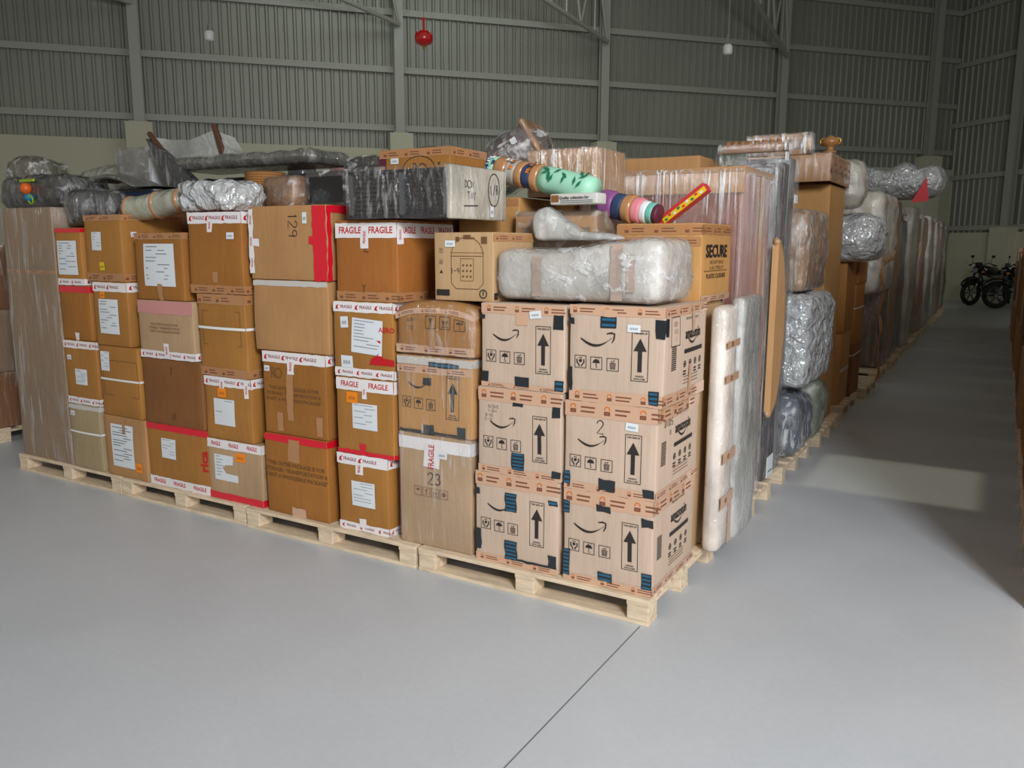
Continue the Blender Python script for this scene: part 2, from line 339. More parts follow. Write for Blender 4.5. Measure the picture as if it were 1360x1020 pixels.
G_HAND = icon_box(merge(disc(0, .08, .13), stroke([(-.28, .2), (-.3, -.05), (-.12, -.25), (-.1, -.38)], .1), stroke([(.28, .2), (.3, -.05), (.12, -.25), (.1, -.38)], .1), stroke([(-.15, .28), (0, .33), (.15, .28)], .05)))
G_BIN = icon_box(merge(*[stroke([(x, .05), (x*.8, -.36)], .06) for x in (-.2, -.07, .07, .2)], stroke([(-.24, .1), (.24, .1)], .06), disc(-.1, .25, .05), disc(.1, .3, .05), disc(.02, .2, .04)))
G_UPUP = icon_box(merge(*[mv(([(-.1, -.35), (.1, -.35), (.1, .05), (-.1, .05), (-.3, .05), (.3, .05), (0, .4)], [(0, 1, 2, 3), (4, 5, 6)]), x, 0, .5) for x in (-.15, .15)], stroke([(-.32, -.3), (.32, -.3)], .05)))
G_GLASS = icon_box(([(-.16, .3), (.16, .3), (.04, -.02), (.04, -.25), (.15, -.32), (-.15, -.32), (-.04, -.25), (-.04, -.02)], [(0, 1, 2, 3, 4, 5, 6, 7)]))
DIG = {'1': [[(0, .3), (.1, .5), (.1, -.5)]], '2': [arc(0, .25, .25, PI, -.6, 10)+[(-.25, -.5), (.3, -.5)]], '3': [arc(0, .25, .22, 2.6, -1.3, 9)+arc(0, -.22, .26, 1.3, -2.6, 9)],
       '9': [arc(0, .2, .24, .2, 6.2, 14)+[(.24, .2), (.18, -.5)]], 'O': [arc(0, 0, .45, .3, 6.8, 18)], 'R': [[(-.2, -.5), (-.2, .5)]+arc(-.1, .25, .24, 1.4, -1.4, 8)+[(.3, -.5)]], 'D': [[(-.2, -.45), (-.2, .45)]+arc(-.2, 0, .42, 1.5, -1.5, 9)],
       'Q': [arc(0, 0, .35, 2, 8.2, 14)+[(.4, .5)]], 'W': [[(-.3, .3), (-.1, -.3), (0, .2), (.12, -.3), (.32, .35)]], 'S': [arc(0, .22, .22, .6, 4.2, 8)+arc(0, -.22, .22, 1.2, -2.4, 8)], 'T': [[(-.3, .45), (.3, .5)], [(0, .45), (0, -.5)]],
       'N': [[(-.25, -.4), (-.2, .4), (.2, -.4), (.25, .4)]], 'Y': [[(-.2, .5), (0, .1), (.25, .5)], [(0, .1), (-.15, -.6)]], 'B': [[(-.2, -.5), (-.2, .5)]+arc(-.15, .25, .22, 1.5, -1.5, 7)+arc(-.15, -.25, .27, 1.5, -1.5, 7)], '/': [[(-.2, -.6), (.2, .6)]], '-': [[(-.25, 0), (.25, 0)]], ' ': []}
def hand(txt, t=.09, gap=.72):
    gs = [stroke([(x+(i-(len(txt)-1)/2)*gap, y) for x, y in s_], t) for i, ch in enumerate(txt) for s_ in DIG.get(ch, DIG['N'])]
    return merge(*gs)

PRINT_R = random.Random(5)
def tape(bx, parent, kind, v0, v1, faces='FR', cut=None):
    """a band of tape across the front (and round onto the side) between heights v0, v1 in metres"""
    mm = MM(); mat = {'fragile': 'tape_white', 'print': 'tape_white', 'red': 'tape_red', 'tan': 'tape_tan', 'white': 'tape_white', 'black': 'tape_black', 'pink': 'tape_pink', 'brown': 'tape_brown', 'cloudy': 'tape_cloudy'}[kind]
    h = v1-v0
    for fc in faces:
        W = bx.size(fc)[0]; bx.patch(mm, fc, 0, v0, W, v1, mat, .0018, 0, .004)
        if kind == 'fragile':
            n = max(1, round(W/.165))
            for i in range(n): bx.shape(mm, fc, W*(i+.5)/n, (v0+v1)/2, textmesh('FRAGILE', h*.62, .02, .78*min(1.25, W/n/.165)), 'red_ink', .0028)
        elif kind == 'print':
            x = .03
            while x < W-.05:
                bx.shape(mm, fc, x, (v0+v1)/2, ([(-h*.28, -h*.2), (h*.1, -h*.28), (-h*.02, 0), (h*.2, h*.25), (-h*.2, h*.1)], [(0, 1, 2, 3, 4)]), 'red_ink', .0028); x += h*.5
                bx.shape(mm, fc, x+.03, (v0+v1)/2, textmesh('FRAGILE', h*.42, .015), 'tape_print', .0028); x += .10
        elif kind in ('tan', 'brown'):
            x = .02+PRINT_R.random()*.03
            while x < W-.06:
                bx.shape(mm, fc, x, (v0+v1)/2, stroke(arc(0, h*.12, h*.17, -.3, PI+.3, 8), h*.09), 'mark_orange', .0028); bx.shape(mm, fc, x, (v0+v1)/2-h*.14, rect_outline(h*.42, h*.26, h*.12), 'tape_ink', .0028)
                x += h*.55
                for q in (.14, -.14): bx.patch(mm, fc, x, (v0+v1)/2+q*h-h*.06, x+.05+.02*PRINT_R.random(), (v0+v1)/2+q*h+h*.05, 'tape_ink', .0028)
                x += .12
    o = mm.build('tape', parent); return o
def vtape(bx, parent, kind, u, w, v0, v1, face='F'):
    mm = MM(); mat = {'print': 'tape_white', 'red': 'tape_red', 'tan': 'tape_tan', 'fragile': 'tape_white', 'black': 'tape_black', 'brown': 'tape_brown'}[kind]
    bx.patch(mm, face, u-w/2, v0, u+w/2, v1, mat, .0034, 0, .008)
    if kind in ('print', 'fragile') and v1-v0 > .05:
        n = max(1, round((v1-v0)/.12))
        for i in range(n): bx.shape(mm, face, u, v0+(v1-v0)*(i+.5)/n, textmesh('FRAGILE', w*.5, .02, .7*min(1, (v1-v0)/n/.1)), 'red_ink', .0044, PI/2)
    return mm.build('tape', parent)
def label(bx, parent, u, v, w, h, face='F', rot=0, lines=9, seed=1, torn=False):
    """paper label centred at u,v (metres) with rows of small print"""
    mm = MM(); r = random.Random(seed)
    if torn: # torn along its right side: a bite out of the middle
        pts = [(-w/2, -h/2), (w/2, -h/2), (w/2, -h*.22), (0, -h*.2), (-w*.15, 0), (0, h*.12), (w*.3, h*.16), (w*.32, h/2), (-w/2, h/2)]
        bx.shape(mm, face, u, v, (pts, [tuple(range(9))]), 'paper', .0026)
    else: bx.patch(mm, face, u-w/2, v-h/2, u+w/2, v+h/2, 'paper', .0026, rot)
    if lines:
        for i in range(lines):
            y = h*(.42-.84*i/lines); l = w*r.uniform(.15, .38) if torn else w*r.uniform(.25, .8); x0 = -w*.42
            if r.random() < .3 and not torn: x0 = w*r.uniform(-.1, .1); l = min(l, w*.42-x0)
            g = ([(x0, y), (x0+l, y), (x0+l, y+h*.018), (x0, y+h*.018)], [(0, 1, 2, 3)])
            bx.shape(mm, face, u, v, g, 'paper_lines', .0036, rot)
    return mm.build('paper_label', parent)
def sticker(bx, parent, u, v, w=.05, h=.03, mat='paper', face='F', rot=0, name='barcode_sticker'):
    mm = MM(); bx.patch(mm, face, u-w/2, v-h/2, u+w/2, v+h/2, mat, .0042, rot)
    for i in range(7):
        x = -w*.3+w*.09*i; bx.shape(mm, face, u, v, ([(x, -h*.2), (x+w*.03, -h*.2), (x+w*.03, h*.1), (x, h*.1)], [(0, 1, 2, 3)]), 'ink' if mat == 'paper' else 'tape_ink', .005, rot)
    return mm.build(name, parent)
def strap(bx, parent, v, w=.012):
    mm = MM(); bx.patch(mm, 'F', 0, v-w/2, bx.w, v+w/2, 'strap_white', .003); bx.patch(mm, 'R', 0, v-w/2, bx.d, v+w/2, 'strap_white', .003); return mm.build('strap', parent)
def text(bx, parent, s, u, v, size, mat='ink', face='F', rot=0, bold=.0, sx=1, name='printed_text'):
    mm = MM(); n = s.split('|')
    for i, t in enumerate(n):
        k = ((len(n)-1)/2-i)*size*1.15; bx.shape(mm, face, u-k*math.sin(rot), v+k*math.cos(rot), textmesh(t, size, bold, sx), mat, .0026, rot)
    return mm.build(name, parent)
def marks(bx, parent, items, name='printed_mark', mat='ink'):
    mm = MM()
    for it in items:
        fc, u, v, g, k = it[:5]; bx.shape(mm, fc, u, v, g, it[5] if len(it) > 5 else mat, .0026, it[6] if len(it) > 6 else 0, k)
    return mm.build(name, parent)
def flaps(bx, parent):
    """the two closed top flaps with the gap between them"""
    mm = MM(); g = .0025
    bx.patch(mm, 'T', .004, .004, bx.w-.004, bx.d/2-g, PARENT_MAT, .002); bx.patch(mm, 'T', .004, bx.d/2+g, bx.w-.004, bx.d-.004, PARENT_MAT, .002); return mm.build('flaps', parent)
def film_over(bx, parent, mat='film', off=.006, name='stretch_film'):
    return bx.body(name, mat, parent, None, off)

PARENT_MAT = 'amber'
def carton(x0, x1, y0, y1, z0, z1, mat, lab, seed=0, rz=0, bulge=.006, amp=.004, r=.006, lean=(0, 0), group=None, cat='carton', name='carton', flap=True, **kw):
    global PARENT_MAT
    bx = Soft(x1-x0, y1-y0, z1-z0-.002, seed, bulge, amp, r, lean=lean, **kw)
    o = bx.body(name, mat, None, ((x0+x1)/2, (y0+y1)/2, z0), rz=rz); tag(o, lab, cat, group)
    PARENT_MAT = mat
    return o, bx

# ------------------------------------------------------------------ the building
WA = .835; WD = Vector((math.cos(WA), math.sin(WA), 0)); WN = Vector((-WD.y, WD.x, 0)); PC = Vector((-.48, 25.39, 0)); TOP = 8.75
def struct(o): o['kind'] = 'structure'; return o
m = MM(); m.add([(-34, -14, 0), (12, -14, 0), (12, 34, 0), (-34, 34, 0)], [(0, 1, 2, 3)], 'floor_paint'); struct(m.build('floor'))
m = MM(); m.box(-.034, -.030, -12, -.01, .0, .0012, 'gap_dark'); struct(m.build('trim_1'))
def wall(name, org, d, n, L, base_h, clad, rib=.2):
    """corrugated sheet above a masonry plinth; d along the wall, n away from the room"""
    m = MM(); vs = []; fs = []; N = int(L/rib)
    prof = [(0, 0), (.10, 0), (.125, .035), (.165, .035), (.19, 0)]
    pts = [(i*rib+a, b) for i in range(N) for a, b in prof]+[(N*rib, 0)]
    for a, b in pts:
        p = org+d*a-n*b; vs += [p+Vector((0, 0, base_h-.05)), p+Vector((0, 0, TOP))]
    for i in range(len(pts)-1): fs.append((2*i, 2*i+2, 2*i+3, 2*i+1))
    m.add(vs, fs, clad)
    o = struct(m.build(name))
    m = MM(); a = org-n*.16; b = org+d*L-n*.16; c = b+n*.4; e = a+n*.4; z = Vector((0, 0, base_h))
    m.add([a, b, c, e, a+z, b+z, c+z, e+z], [(0, 3, 2, 1), (4, 5, 6, 7), (0, 1, 5, 4), (1, 2, 6, 5), (2, 3, 7, 6), (3, 0, 4, 7)], 'concrete_wall')
    return o, m.build(name+'_plinth', o)
wall('wall_back', PC-WD*32, WD, WN, 32.0, 3.82, 'cladding')
wall('wall_right', PC, -WN, WD, 12, 1.97, 'cladding_side')
def obox(m, c, d, n, a, b, z0, z1, mat):
    """box centred at c, half length a along d and half depth b along n"""
    c = Vector(c); q = [c-d*a-n*b, c+d*a-n*b, c+d*a+n*b, c-d*a+n*b]
    m.add([p+Vector((0, 0, z0)) for p in q]+[p+Vector((0, 0, z1)) for p in q], [(0, 3, 2, 1), (4, 5, 6, 7), (0, 1, 5, 4), (1, 2, 6, 5), (2, 3, 7, 6), (3, 0, 4, 7)], mat)
k = 0
for side, org, d, n, L, zs in (('back', PC-WD*32, WD, WN, 32, (4.3, 5.62, 6.9, 8.2)), ('right', PC, -WN, WD, 12, (2.1, 3.56, 5.06, 6.74, 8.2))):
    for z in zs:
        m = MM(); c = org+d*L/2-n*.075; obox(m, c, d, n, L/2, .035, z-.06, z+.06, 'steel'); obox(m, c-n*.03, d, n, L/2, .008, z+.03, z+.075, 'steel')
        k += 1; struct(m.build('trim_%d' % (k+1)))
def column(p, d, n, z0, zt, pedestal):
    t = empty('steel_column', (p.x, p.y, 0)); t['kind'] = 'structure'; o = Vector((0, 0, 0))
    m = MM(); obox(m, o+n*.08, d, n, .105, .012, z0, zt, 'steel'); obox(m, o+n*.26, d, n, .105, .012, z0, zt, 'steel'); obox(m, o+n*.17, d, n, .01, .09, z0, zt, 'steel'); m.build('shaft', t)
    m = MM(); obox(m, o+n*.14, d, n, .18, .18, z0, z0+.03, 'steel'); m.build('base_plate', t)
    m = MM(); obox(m, o+n*.12, d, n, .27, .22, 0, z0, 'concrete_wall'); m.build('pedestal', t)
    return t
colpos = [(-27.6, .05), (-22.2, .03), (-16.55, .045), (-11.35, .055), (-6.12, .166), (-1.05, .17)]
for s, sl in colpos:
    p = PC+WD*s-WN*.42; column(p, WD, WN, 4.15, TOP, True)
    if s > -2: continue
    # lattice truss running from the column towards the entrance, parallel to the stacks
    t = empty('roof_truss', (p.x, p.y, 0)); t['kind'] = 'structure'
    dY = Vector((0, -1, 0)); zb = lambda y: 6.57+sl*y; zt_ = lambda y: 8.45+.10*y; L = 12.0
    m = MM(); m.tube([(0, 0, zb(0)), (0, -L, zb(L))], .055, 'steel', 8); m.build('bottom_chord', t)
    m = MM(); m.tube([(0, 0, zt_(0)), (0, -L, zt_(L))], .055, 'steel', 8); m.build('top_chord', t)
    y = 0
    while y < L-1.4:
        m = MM(); m.tube([(0, -y, zb(y)), (0, -y-.75, zt_(y+.75))], .03, 'steel', 6); m.build('web', t)
        m = MM(); m.tube([(0, -y-.75, zt_(y+.75)), (0, -y-1.5, zb(y+1.5))], .03, 'steel', 6); m.build('web', t)
        m = MM(); m.tube([(0, -y-.75, zt_(y+.75)), (0, -y-.75, zb(y+.75))], .024, 'steel', 6); m.build('web', t); y += 1.5
for s in (2.4, 7.6):
    p = PC-WN*s-WD*.42; column(p, -WN, WD, 2.1, TOP, True)
m = MM(); rc = []
a = PC-WD*32; b = PC+WD*.2; c = PC-WN*12+WD*.2; e = a-WN*12
for i in range(24):
    for j in range(2): pass
m.add([p+Vector((0, 0, TOP)) for p in (a, b, c, e)], [(0, 1, 2, 3)], 'cladding'); struct(m.build('ceiling'))

# ------------------------------------------------------------------ pallets
def make_pallet(x0, x1, y0, y1, lab, group=None):
    t = empty('wooden_pallet', ((x0+x1)/2, (y0+y1)/2, 0)); tag(t, lab, 'pallet', group); w = (x1-x0)/2; d = (y1-y0)/2
    n = 6; bw = .105
    for i in range(n):
        y = -d+(2*d-bw)*i/(n-1); m = MM(); m.box(-w, w, y, y+bw, .097, .115, 'pallet_wood', .002); m.build('deck_board', t)
    for x in (-w, -.05, w-.1):
        m = MM(); m.box(x, x+.1, -d, d, .080, .0965, 'pallet_wood', .002); m.build('stringer', t)
        for y in (-d+.002, -.05, d-.102):
            m = MM(); m.box(x+.002, x+.098, y, y+.1, .0185, .0795, 'pallet_wood', .003); m.build('block', t)
    for y in (-d, -.05, d-.1):
        m = MM(); m.box(-w, w, y, y+.1, .0, .018, 'pallet_wood', .002); m.build('bottom_board', t)
    return t
def copy_tree(o, loc, lab=None, group=None):
    c = o.copy(); COL.objects.link(c); c.location = loc
    if lab: c['label'] = lab
    if group: c['group'] = group
    for ch in list(o.children):
        q = ch.copy(); COL.objects.link(q); q.parent = c
        for g in list(ch.children):
            g2 = g.copy(); COL.objects.link(g2); g2.parent = q
    return c
PG = 'wooden pallets under the front stacks'
make_pallet(-1.18, 0, 0, .9, 'pale wooden pallet under the front right corner stacks of smile-printed boxes', PG)
make_pallet(-2.37, -1.2, 0, .9, 'pale wooden pallet under the tall carton with capitals, second from the front corner', PG)
make_pallet(-3.50, -2.39, .012, .9, 'pale wooden pallet third from the front corner, under the red-taped cartons', PG)
make_pallet(-4.66, -3.52, .02, .9, 'pale wooden pallet at the far left, under the tall brown-wrapped panel', PG)
pp = make_pallet(-1.18, .0, 1.2, 2.1, 'pale pallet on the aisle side under the rose wrapped wardrobe', 'wooden pallets along the aisle')
AL = ['pale pallet on the aisle side under the dark wrapped panels', 'pale pallet on the aisle side under the silver wrapped bundles', 'shaded pallet on the aisle side at the foot of the tall brown carton']
ys = 2.4
for i in range(15):
    lab = AL[i] if i < 3 else 'shaded pallet in the aisle-side row running back to the motorcycles'
    copy_tree(pp, (-.59+[.0, .02, -.01, .03][i % 4], ys+.45, 0), lab, 'wooden pallets along the aisle'); ys += 1.2

# ------------------------------------------------------------------ front row of cartons
FY0 = .03
def front(x0, x1, z0, z1, mat, lab, seed, dep=.43, rz=None, y=FY0, **kw):
    if rz is None: rz = .006*math.sin(seed*2.7)
    kw.setdefault('bulge', .007); kw.setdefault('amp', .0055); y += .006*math.sin(seed*5.1)+.004
    return carton(x0, x1, y, y+dep, z0, z1, mat, lab, seed, rz, group='cartons stacked along the front', **kw)
Z0 = .1165
# column 0: brown paper wrapped panel
o, b = carton(-4.62, -4.05, .04, .34, Z0, 1.786, 'brown_wrap', 'tall flat pack in brown board, standing at the far left end of the front', 1, bulge=.008, amp=.007, cat='flat pack', name='flat_pack')
film_over(b, o, 'film', .005); tape(b, o, 'brown', 1.25, 1.27, 'F')
# column 1
o, b = front(-4.02, -3.70, Z0, .54, 'grey_tan', 'greyish carton with a white strap, bottom of the narrow leftmost stack', 2); strap(b, o, .24); sticker(b, o, .05, .36); tape(b, o, 'cloudy', .39, .418, 'FR')
o, b = front(-4.03, -3.70, .54, .954, 'amber', 'amber carton with a small white label between two purple-printed tapes, leftmost stack', 3); tape(b, o, 'print', .36, .408); tape(b, o, 'print', .0, .045); label(b, o, .17, .18, .12, .10, seed=3); sticker(b, o, .06, .30, .045, .03)
o, b = front(-4.03, -3.72, .954, 1.30, 'amber_deep', 'plain amber carton with red tape along its top, third up in the leftmost stack', 4); tape(b, o, 'red', .30, .34); vtape(b, o, 'print', .16, .04, 0, .05)
o, b = front(-4.02, -3.76, 1.30, 1.655, 'amber', 'narrow carton with a big white paper and red top tape, top of the leftmost stack', 5); tape(b, o, 'red', .325, .35); tape(b, o, 'print', .0, .04); label(b, o, .12, .17, .20, .21, seed=5, lines=11)
# column 2
o, b = front(-3.655, -3.25, Z0, .503, 'tan', 'carton with a long white letter and an orange sticker, standing on the pallet', 6); label(b, o, .18, .20, .22, .27, seed=6, lines=14); sticker(b, o, .33, .08, .06, .06, 'sticker_orange', name='orange_sticker'); vtape(b, o, 'brown', .2, .03, .28, .38)
o, b = front(-3.65, -3.27, .503, .94, 'amber', 'amber white-strapped carton directly on top of the one with the long white letter', 7); strap(b, o, .23); label(b, o, .06, .34, .09, .12, seed=7, lines=6); marks(b, o, [('F', .2, .24, rect_outline(.34, .22, .003), 1)], mat='ink_faint')
o, b = front(-3.67, -3.34, .94, 1.332, 'amber', 'amber carton with a large typed label under fragile tape, second stack from the left', 8); tape(b, o, 'print', .33, .385); label(b, o, .15, .18, .19, .21, seed=8, lines=11); sticker(b, o, .1, .31, .05, .04, 'sticker_orange', name='orange_sticker')
o, b = front(-3.72, -3.36, 1.332, 1.73, 'amber', 'amber carton with a yellow spot and a small white label near its top', 9, bulge=.012); tape(b, o, 'brown', .36, .395, 'FR'); label(b, o, .13, .24, .10, .11, seed=9, lines=5); sticker(b, o, .17, .09, .05, .05, 'yellow', name='yellow_sticker'); sticker(b, o, .08, .28, .04, .03, 'paper', 'R'); tape(b, o, 'brown', 0, .05)
# column 3
o, b = front(-3.24, -2.70, Z0, .50, 'amber', 'wide carton with red brush writing at its right edge, under the plain brown carton', 10); tape(b, o, 'fragile', .0, .055); tape(b, o, 'red', .345, .383); label(b, o, .20, .24, .13, .12, seed=10, lines=6); text(b, o, 'rica', .505, .20, .085, 'red_ink', rot=PI/2, bold=.03, name='red_lettering')
o, b = front(-3.235, -2.71, .50, .897, 'old_brown', 'plain dull brown carton between a white tape and a red tape below', 11, bulge=.01); marks(b, o, [('F', .27, .06, hand('N'), .05), ('F', .27, .33, hand('Y'), .04)])
o, b = front(-3.235, -2.755, .897, 1.237, 'dull_tan', 'dusty tan carton with a rose tape band across its top', 12); tape(b, o, 'pink', .262, .335, 'F'); tape(b, o, 'print', 0, .045); vtape(b, o, 'print', .25, .045, .01, .09); text(b, o, 'THIS OUTER PACKAGE IS FOR|STORAGE / TRANSPORTATION &|IS NOT A WHOLESALE PACKAGE', .24, .18, .018, 'ink_faint')
o, b = front(-3.23, -2.81, 1.237, 1.622, 'amber_deep', 'amber carton with a large square white sheet, right under the grey taped roll', 13); label(b, o, .22, .20, .27, .24, seed=13, lines=10); tape(b, o, 'brown', .345, .38, 'FR'); vtape(b, o, 'brown', .22, .04, 0, .09)
# column 4
o, b = front(-2.70, -2.27, Z0, .47, 'dull_tan', 'dull carton with a torn white label and red tape along its bottom', 14); tape(b, o, 'fragile', .30, .35); label(b, o, .15, .19, .19, .15, seed=14, lines=7, torn=True); sticker(b, o, .27, .265, .08, .05, 'sticker_orange', name='orange_sticker'); tape(b, o, 'red', 0, .04)
o, b = front(-2.70, -2.33, .47, .831, 'amber', 'amber carton with an orange sticker, directly above the one with the torn label', 15); tape(b, o, 'print', .305, .358); label(b, o, .16, .16, .17, .15, seed=15, lines=2); sticker(b, o, .15, .27, .07, .05, 'sticker_orange', name='orange_sticker'); vtape(b, o, 'print', .15, .04, .28, .35); vtape(b, o, 'print', .34, .035, .25, .35)
o, b = front(-2.71, -2.335, .831, 1.29, 'amber', 'amber carton with a white strap over a printed frame, fourth stack from the left', 16, bulge=.012); strap(b, o, .27, .014); marks(b, o, [('F', .19, .27, rect_outline(.30, .19, .003), 1)], mat='ink_faint'); tape(b, o, 'brown', 0, .05); tape(b, o, 'brown', .4, .455, 'FR')
o, b = front(-2.75, -2.33, 1.29, 1.727, 'amber_deep', 'tall amber carton with printed white tape on top, under the silver insulated bag', 17); tape(b, o, 'print', .375, .435); vtape(b, o, 'print', .18, .04, .33, .40); sticker(b, o, .34, .31, .055, .035); vtape(b, o, 'brown', .21, .04, .06, .12); tape(b, o, 'brown', 0, .045)
# column 5
TXT = '"THIS OUTER PACKAGE IS FOR|STORAGE / TRANSPORTATION &|IS NOT A WHOLESALE PACKAGE"'
o, b = front(-2.225, -1.775, Z0, .557, 'amber_deep', 'tall carton with bold brown capitals, standing on the pallet below a red tape', 18); tape(b, o, 'red', .40, .437); text(b, o, TXT, .225, .245, .030, 'ink_faint', bold=.015); vtape(b, o, 'brown', .22, .08, .30, .42); vtape(b, o, 'tan', .24, .1, 0, .05)
o, b = front(-2.225, -1.775, .557, 1.003, 'amber_deep', 'carton with faded capitals and printed white tape, second up under the plain tan carton', 19); tape(b, o, 'print', .385, .442); vtape(b, o, 'print', .21, .045, .33, .41); vtape(b, o, 'brown', .20, .045, .08, .33); text(b, o, TXT, .22, .22, .026, 'ink_faint', bold=.01); sticker(b, o, .035, .35, .04, .03); vtape(b, o, 'brown', .12, .04, .02, .12); vtape(b, o, 'brown', .4, .04, .02, .12)
marks(b, o, [('F', .10, .33, hand('RO'), .055, 'ink_faint')])
o, b = front(-2.27, -1.745, 1.003, 1.375, 'tan', 'plain tan carton with a smooth face, right under the carton marked 129', 20, bulge=.003); tape(b, o, 'cloudy', .34, .368, 'F')
o, b = front(-2.275, -1.735, 1.375, 1.750, 'tan', 'wide tan carton with 129 written sideways and a red tape down its right edge', 21, bulge=.003)
marks(b, o, [('F', .315, .28, hand('129', .07), .062, 'ink', -PI/2)], 'handwritten_number'); vtape(b, o, 'print', .014, .035, .03, .36); vtape(b, o, 'print', .05, .05, .17, .21); sticker(b, o, .40, .31, .03, .055)
mm = MM(); b.patch(mm, 'F', .45, 0, .538, .37, 'tape_red', .0035, 0, .01); b.patch(mm, 'F', .42, .18, .46, .22, 'tape_red', .003, 0, .01); b.patch(mm, 'R', 0, .335, .40, .37, 'tape_red', .0035, 0, .006); b.patch(mm, 'R', 0, 0, .03, .34, 'tape_red', .003, 0, .01); mm.build('tape', o)
# column 6
o, b = front(-1.705, -1.38, Z0, .518, 'amber', 'amber carton with a square white label, on the pallet left of the 23 carton', 22, dep=.4); tape(b, o, 'print', .345, .40); vtape(b, o, 'print', .15, .05, .30, .36); label(b, o, .17, .20, .15, .13, seed=22, lines=7); tape(b, o, 'print', 0, .04); vtape(b, o, 'print', .16, .045, .02, .07)
o, b = front(-1.70, -1.335, .518, .91, 'amber', 'amber carton with large FRAGILE tape, an orange sticker and a square white label', 23); tape(b, o, 'fragile', .325, .385); label(b, o, .19, .20, .16, .13, seed=23, lines=7); sticker(b, o, .11, .29, .075, .055, 'sticker_orange', name='orange_sticker'); tape(b, o, 'red', 0, .022); vtape(b, o, 'red', .17, .04, 0, .06); vtape(b, o, 'print', .19, .03, .29, .36)
o, b = front(-1.705, -1.335, .91, 1.286, 'amber', 'carton with a red printed mark behind a large pasted paper', 24); tape(b, o, 'print', .32, .37); tape(b, o, 'print', 0, .045); label(b, o, .215, .205, .19, .17, seed=24, rot=-.06, lines=9); sticker(b, o, .075, .27, .05, .055, 'paper', rot=.08); sticker(b, o, .085, .075, .075, .06, 'paper')
marks(b, o, [('F', .31, .105, ([(-.07, -.03), (.055, -.03), (.055, -.005), (.0, .0), (-.01, .07), (-.03, .07), (-.03, .01), (-.06, -.005)], [(0, 1, 2, 3, 4, 5, 6, 7)]), 1.2)], 'red_swoosh', 'red_ink'); text(b, o, 'AERO', .335, .24, .035, 'red_ink', bold=.02)
o, b = front(-1.68, -1.30, 1.286, 1.672, 'amber_red', 'tall amber carton with bold FRAGILE tape round its top, under the black rack', 25, dep=.45); tape(b, o, 'fragile', .30, .37); vtape(b, o, 'print', .19, .045, .25, .355); vtape(b, o, 'print', .02, .04, .27, .36, 'R'); tape(b, o, 'brown', 0, .045); marks(b, o, [('F', .18, .06, hand('Y'), .04), ('F', .2, .26, hand('2'), .05)])
# column 7
o, b = front(-1.315, -.90, Z0, .673, 'dull_tan', 'tall wrapped carton with 23 written on it and cloudy white tape on top', 26, bulge=.01, amp=.006)
tape(b, o, 'white', .475, .535, 'FR'); vtape(b, o, 'fragile', .2, .09, .40, .50); sticker(b, o, .26, .465, .055, .035); marks(b, o, [('F', .215, .345, hand('23', .1), .055)], 'handwritten_number')
marks(b, o, [('F', .12, .275, icon_box(disc(0, .05, .25, 0, PI)), .045), ('F', .17, .275, G_GLASS, .045), ('F', .22, .275, G_UPUP, .045), ('F', .27, .275, icon_box(disc(0, 0, .25)), .045)], mat='ink_faint'); film_over(b, o, 'film', .005)
def smile_print(b, o, s=1.0, sx=0, sz=0, arrow=True, a=.13):
    """the curved arrow, three handling pictures and the big upright arrow printed on the front"""
    W, Hh = b.w, b.h; cx = W*.31+sx; cy = Hh*.63+sz
    L = [('F', cx, cy, G_SMILE, a), ('F', cx-.075*s, cy-.085*s, G_HAND, .053*s), ('F', cx-.003, cy-.087*s, G_UMB, .053*s), ('F', cx+.070*s, cy-.088*s, G_BIN, .053*s)]
    if arrow:
        ax = W*.76+sx*.6; L += [('F', ax, cy-.045, rect_outline(.072, .205, .0025), 1.0), ('F', ax, cy-.045, (G_ARROW[0], G_ARROW[1]), .052)]
        L[-1] = ('F', ax, cy-.042, ([(x*.055, y*.135) for x, y in G_ARROW[0]], G_ARROW[1]), 1.0)
    marks(b, o, L)
    mm = MM()
    if arrow:
        b.shape(mm, 'F', ax, cy+.045, textmesh('THIS SIDE UP', .010, .02), 'ink', .0026); b.shape(mm, 'F', ax, cy-.127, textmesh('HANDLE', .009, .02), 'ink', .0026); b.shape(mm, 'F', ax, cy-.138, textmesh('WITH CARE', .009, .02), 'ink', .0026)
        mm.build('printed_text', o)
def bits(b, o, L):
    """short torn pieces of black and blue striped tape: face, u, v, w, h, kind"""
    for fc, u, v, w, h, c in L:
        mm = MM(); b.patch(mm, fc, u-w/2, v-h/2, u+w/2, v+h/2, 'tape_black', .0036, 0, .006)
        if c:
            n = max(1, int(h/.016))
            for i in range(n): b.patch(mm, fc, u-w*.42, v-h/2+h*(i+.25)/n, u+w*.42, v-h/2+h*(i+.7)/n, 'tape_blue', .0044)
        mm.build('tape', o)
o, b = front(-1.31, -.885, .673, 1.045, 'orange_tan', 'orange-brown smile-arrow box standing on the carton marked 23', 27); smile_print(b, o, sx=.0); tape(b, o, 'cloudy', .33, .365); tape(b, o, 'tan', .29, .325, 'F'); bits(b, o, [('F', .27, .335, .17, .022, 1), ('F', .185, .025, .06, .045, 0), ('F', .37, .03, .045, .05, 0), ('F', .2, .01, .38, .012, 0), ('F', .18, .255, .05, .03, 0)]); film_over(b, o, 'film', .005)
def rnd(a, b_, c, p): return Vector((0, 0, -.035*(abs(a)**3) if c > .3 else 0))
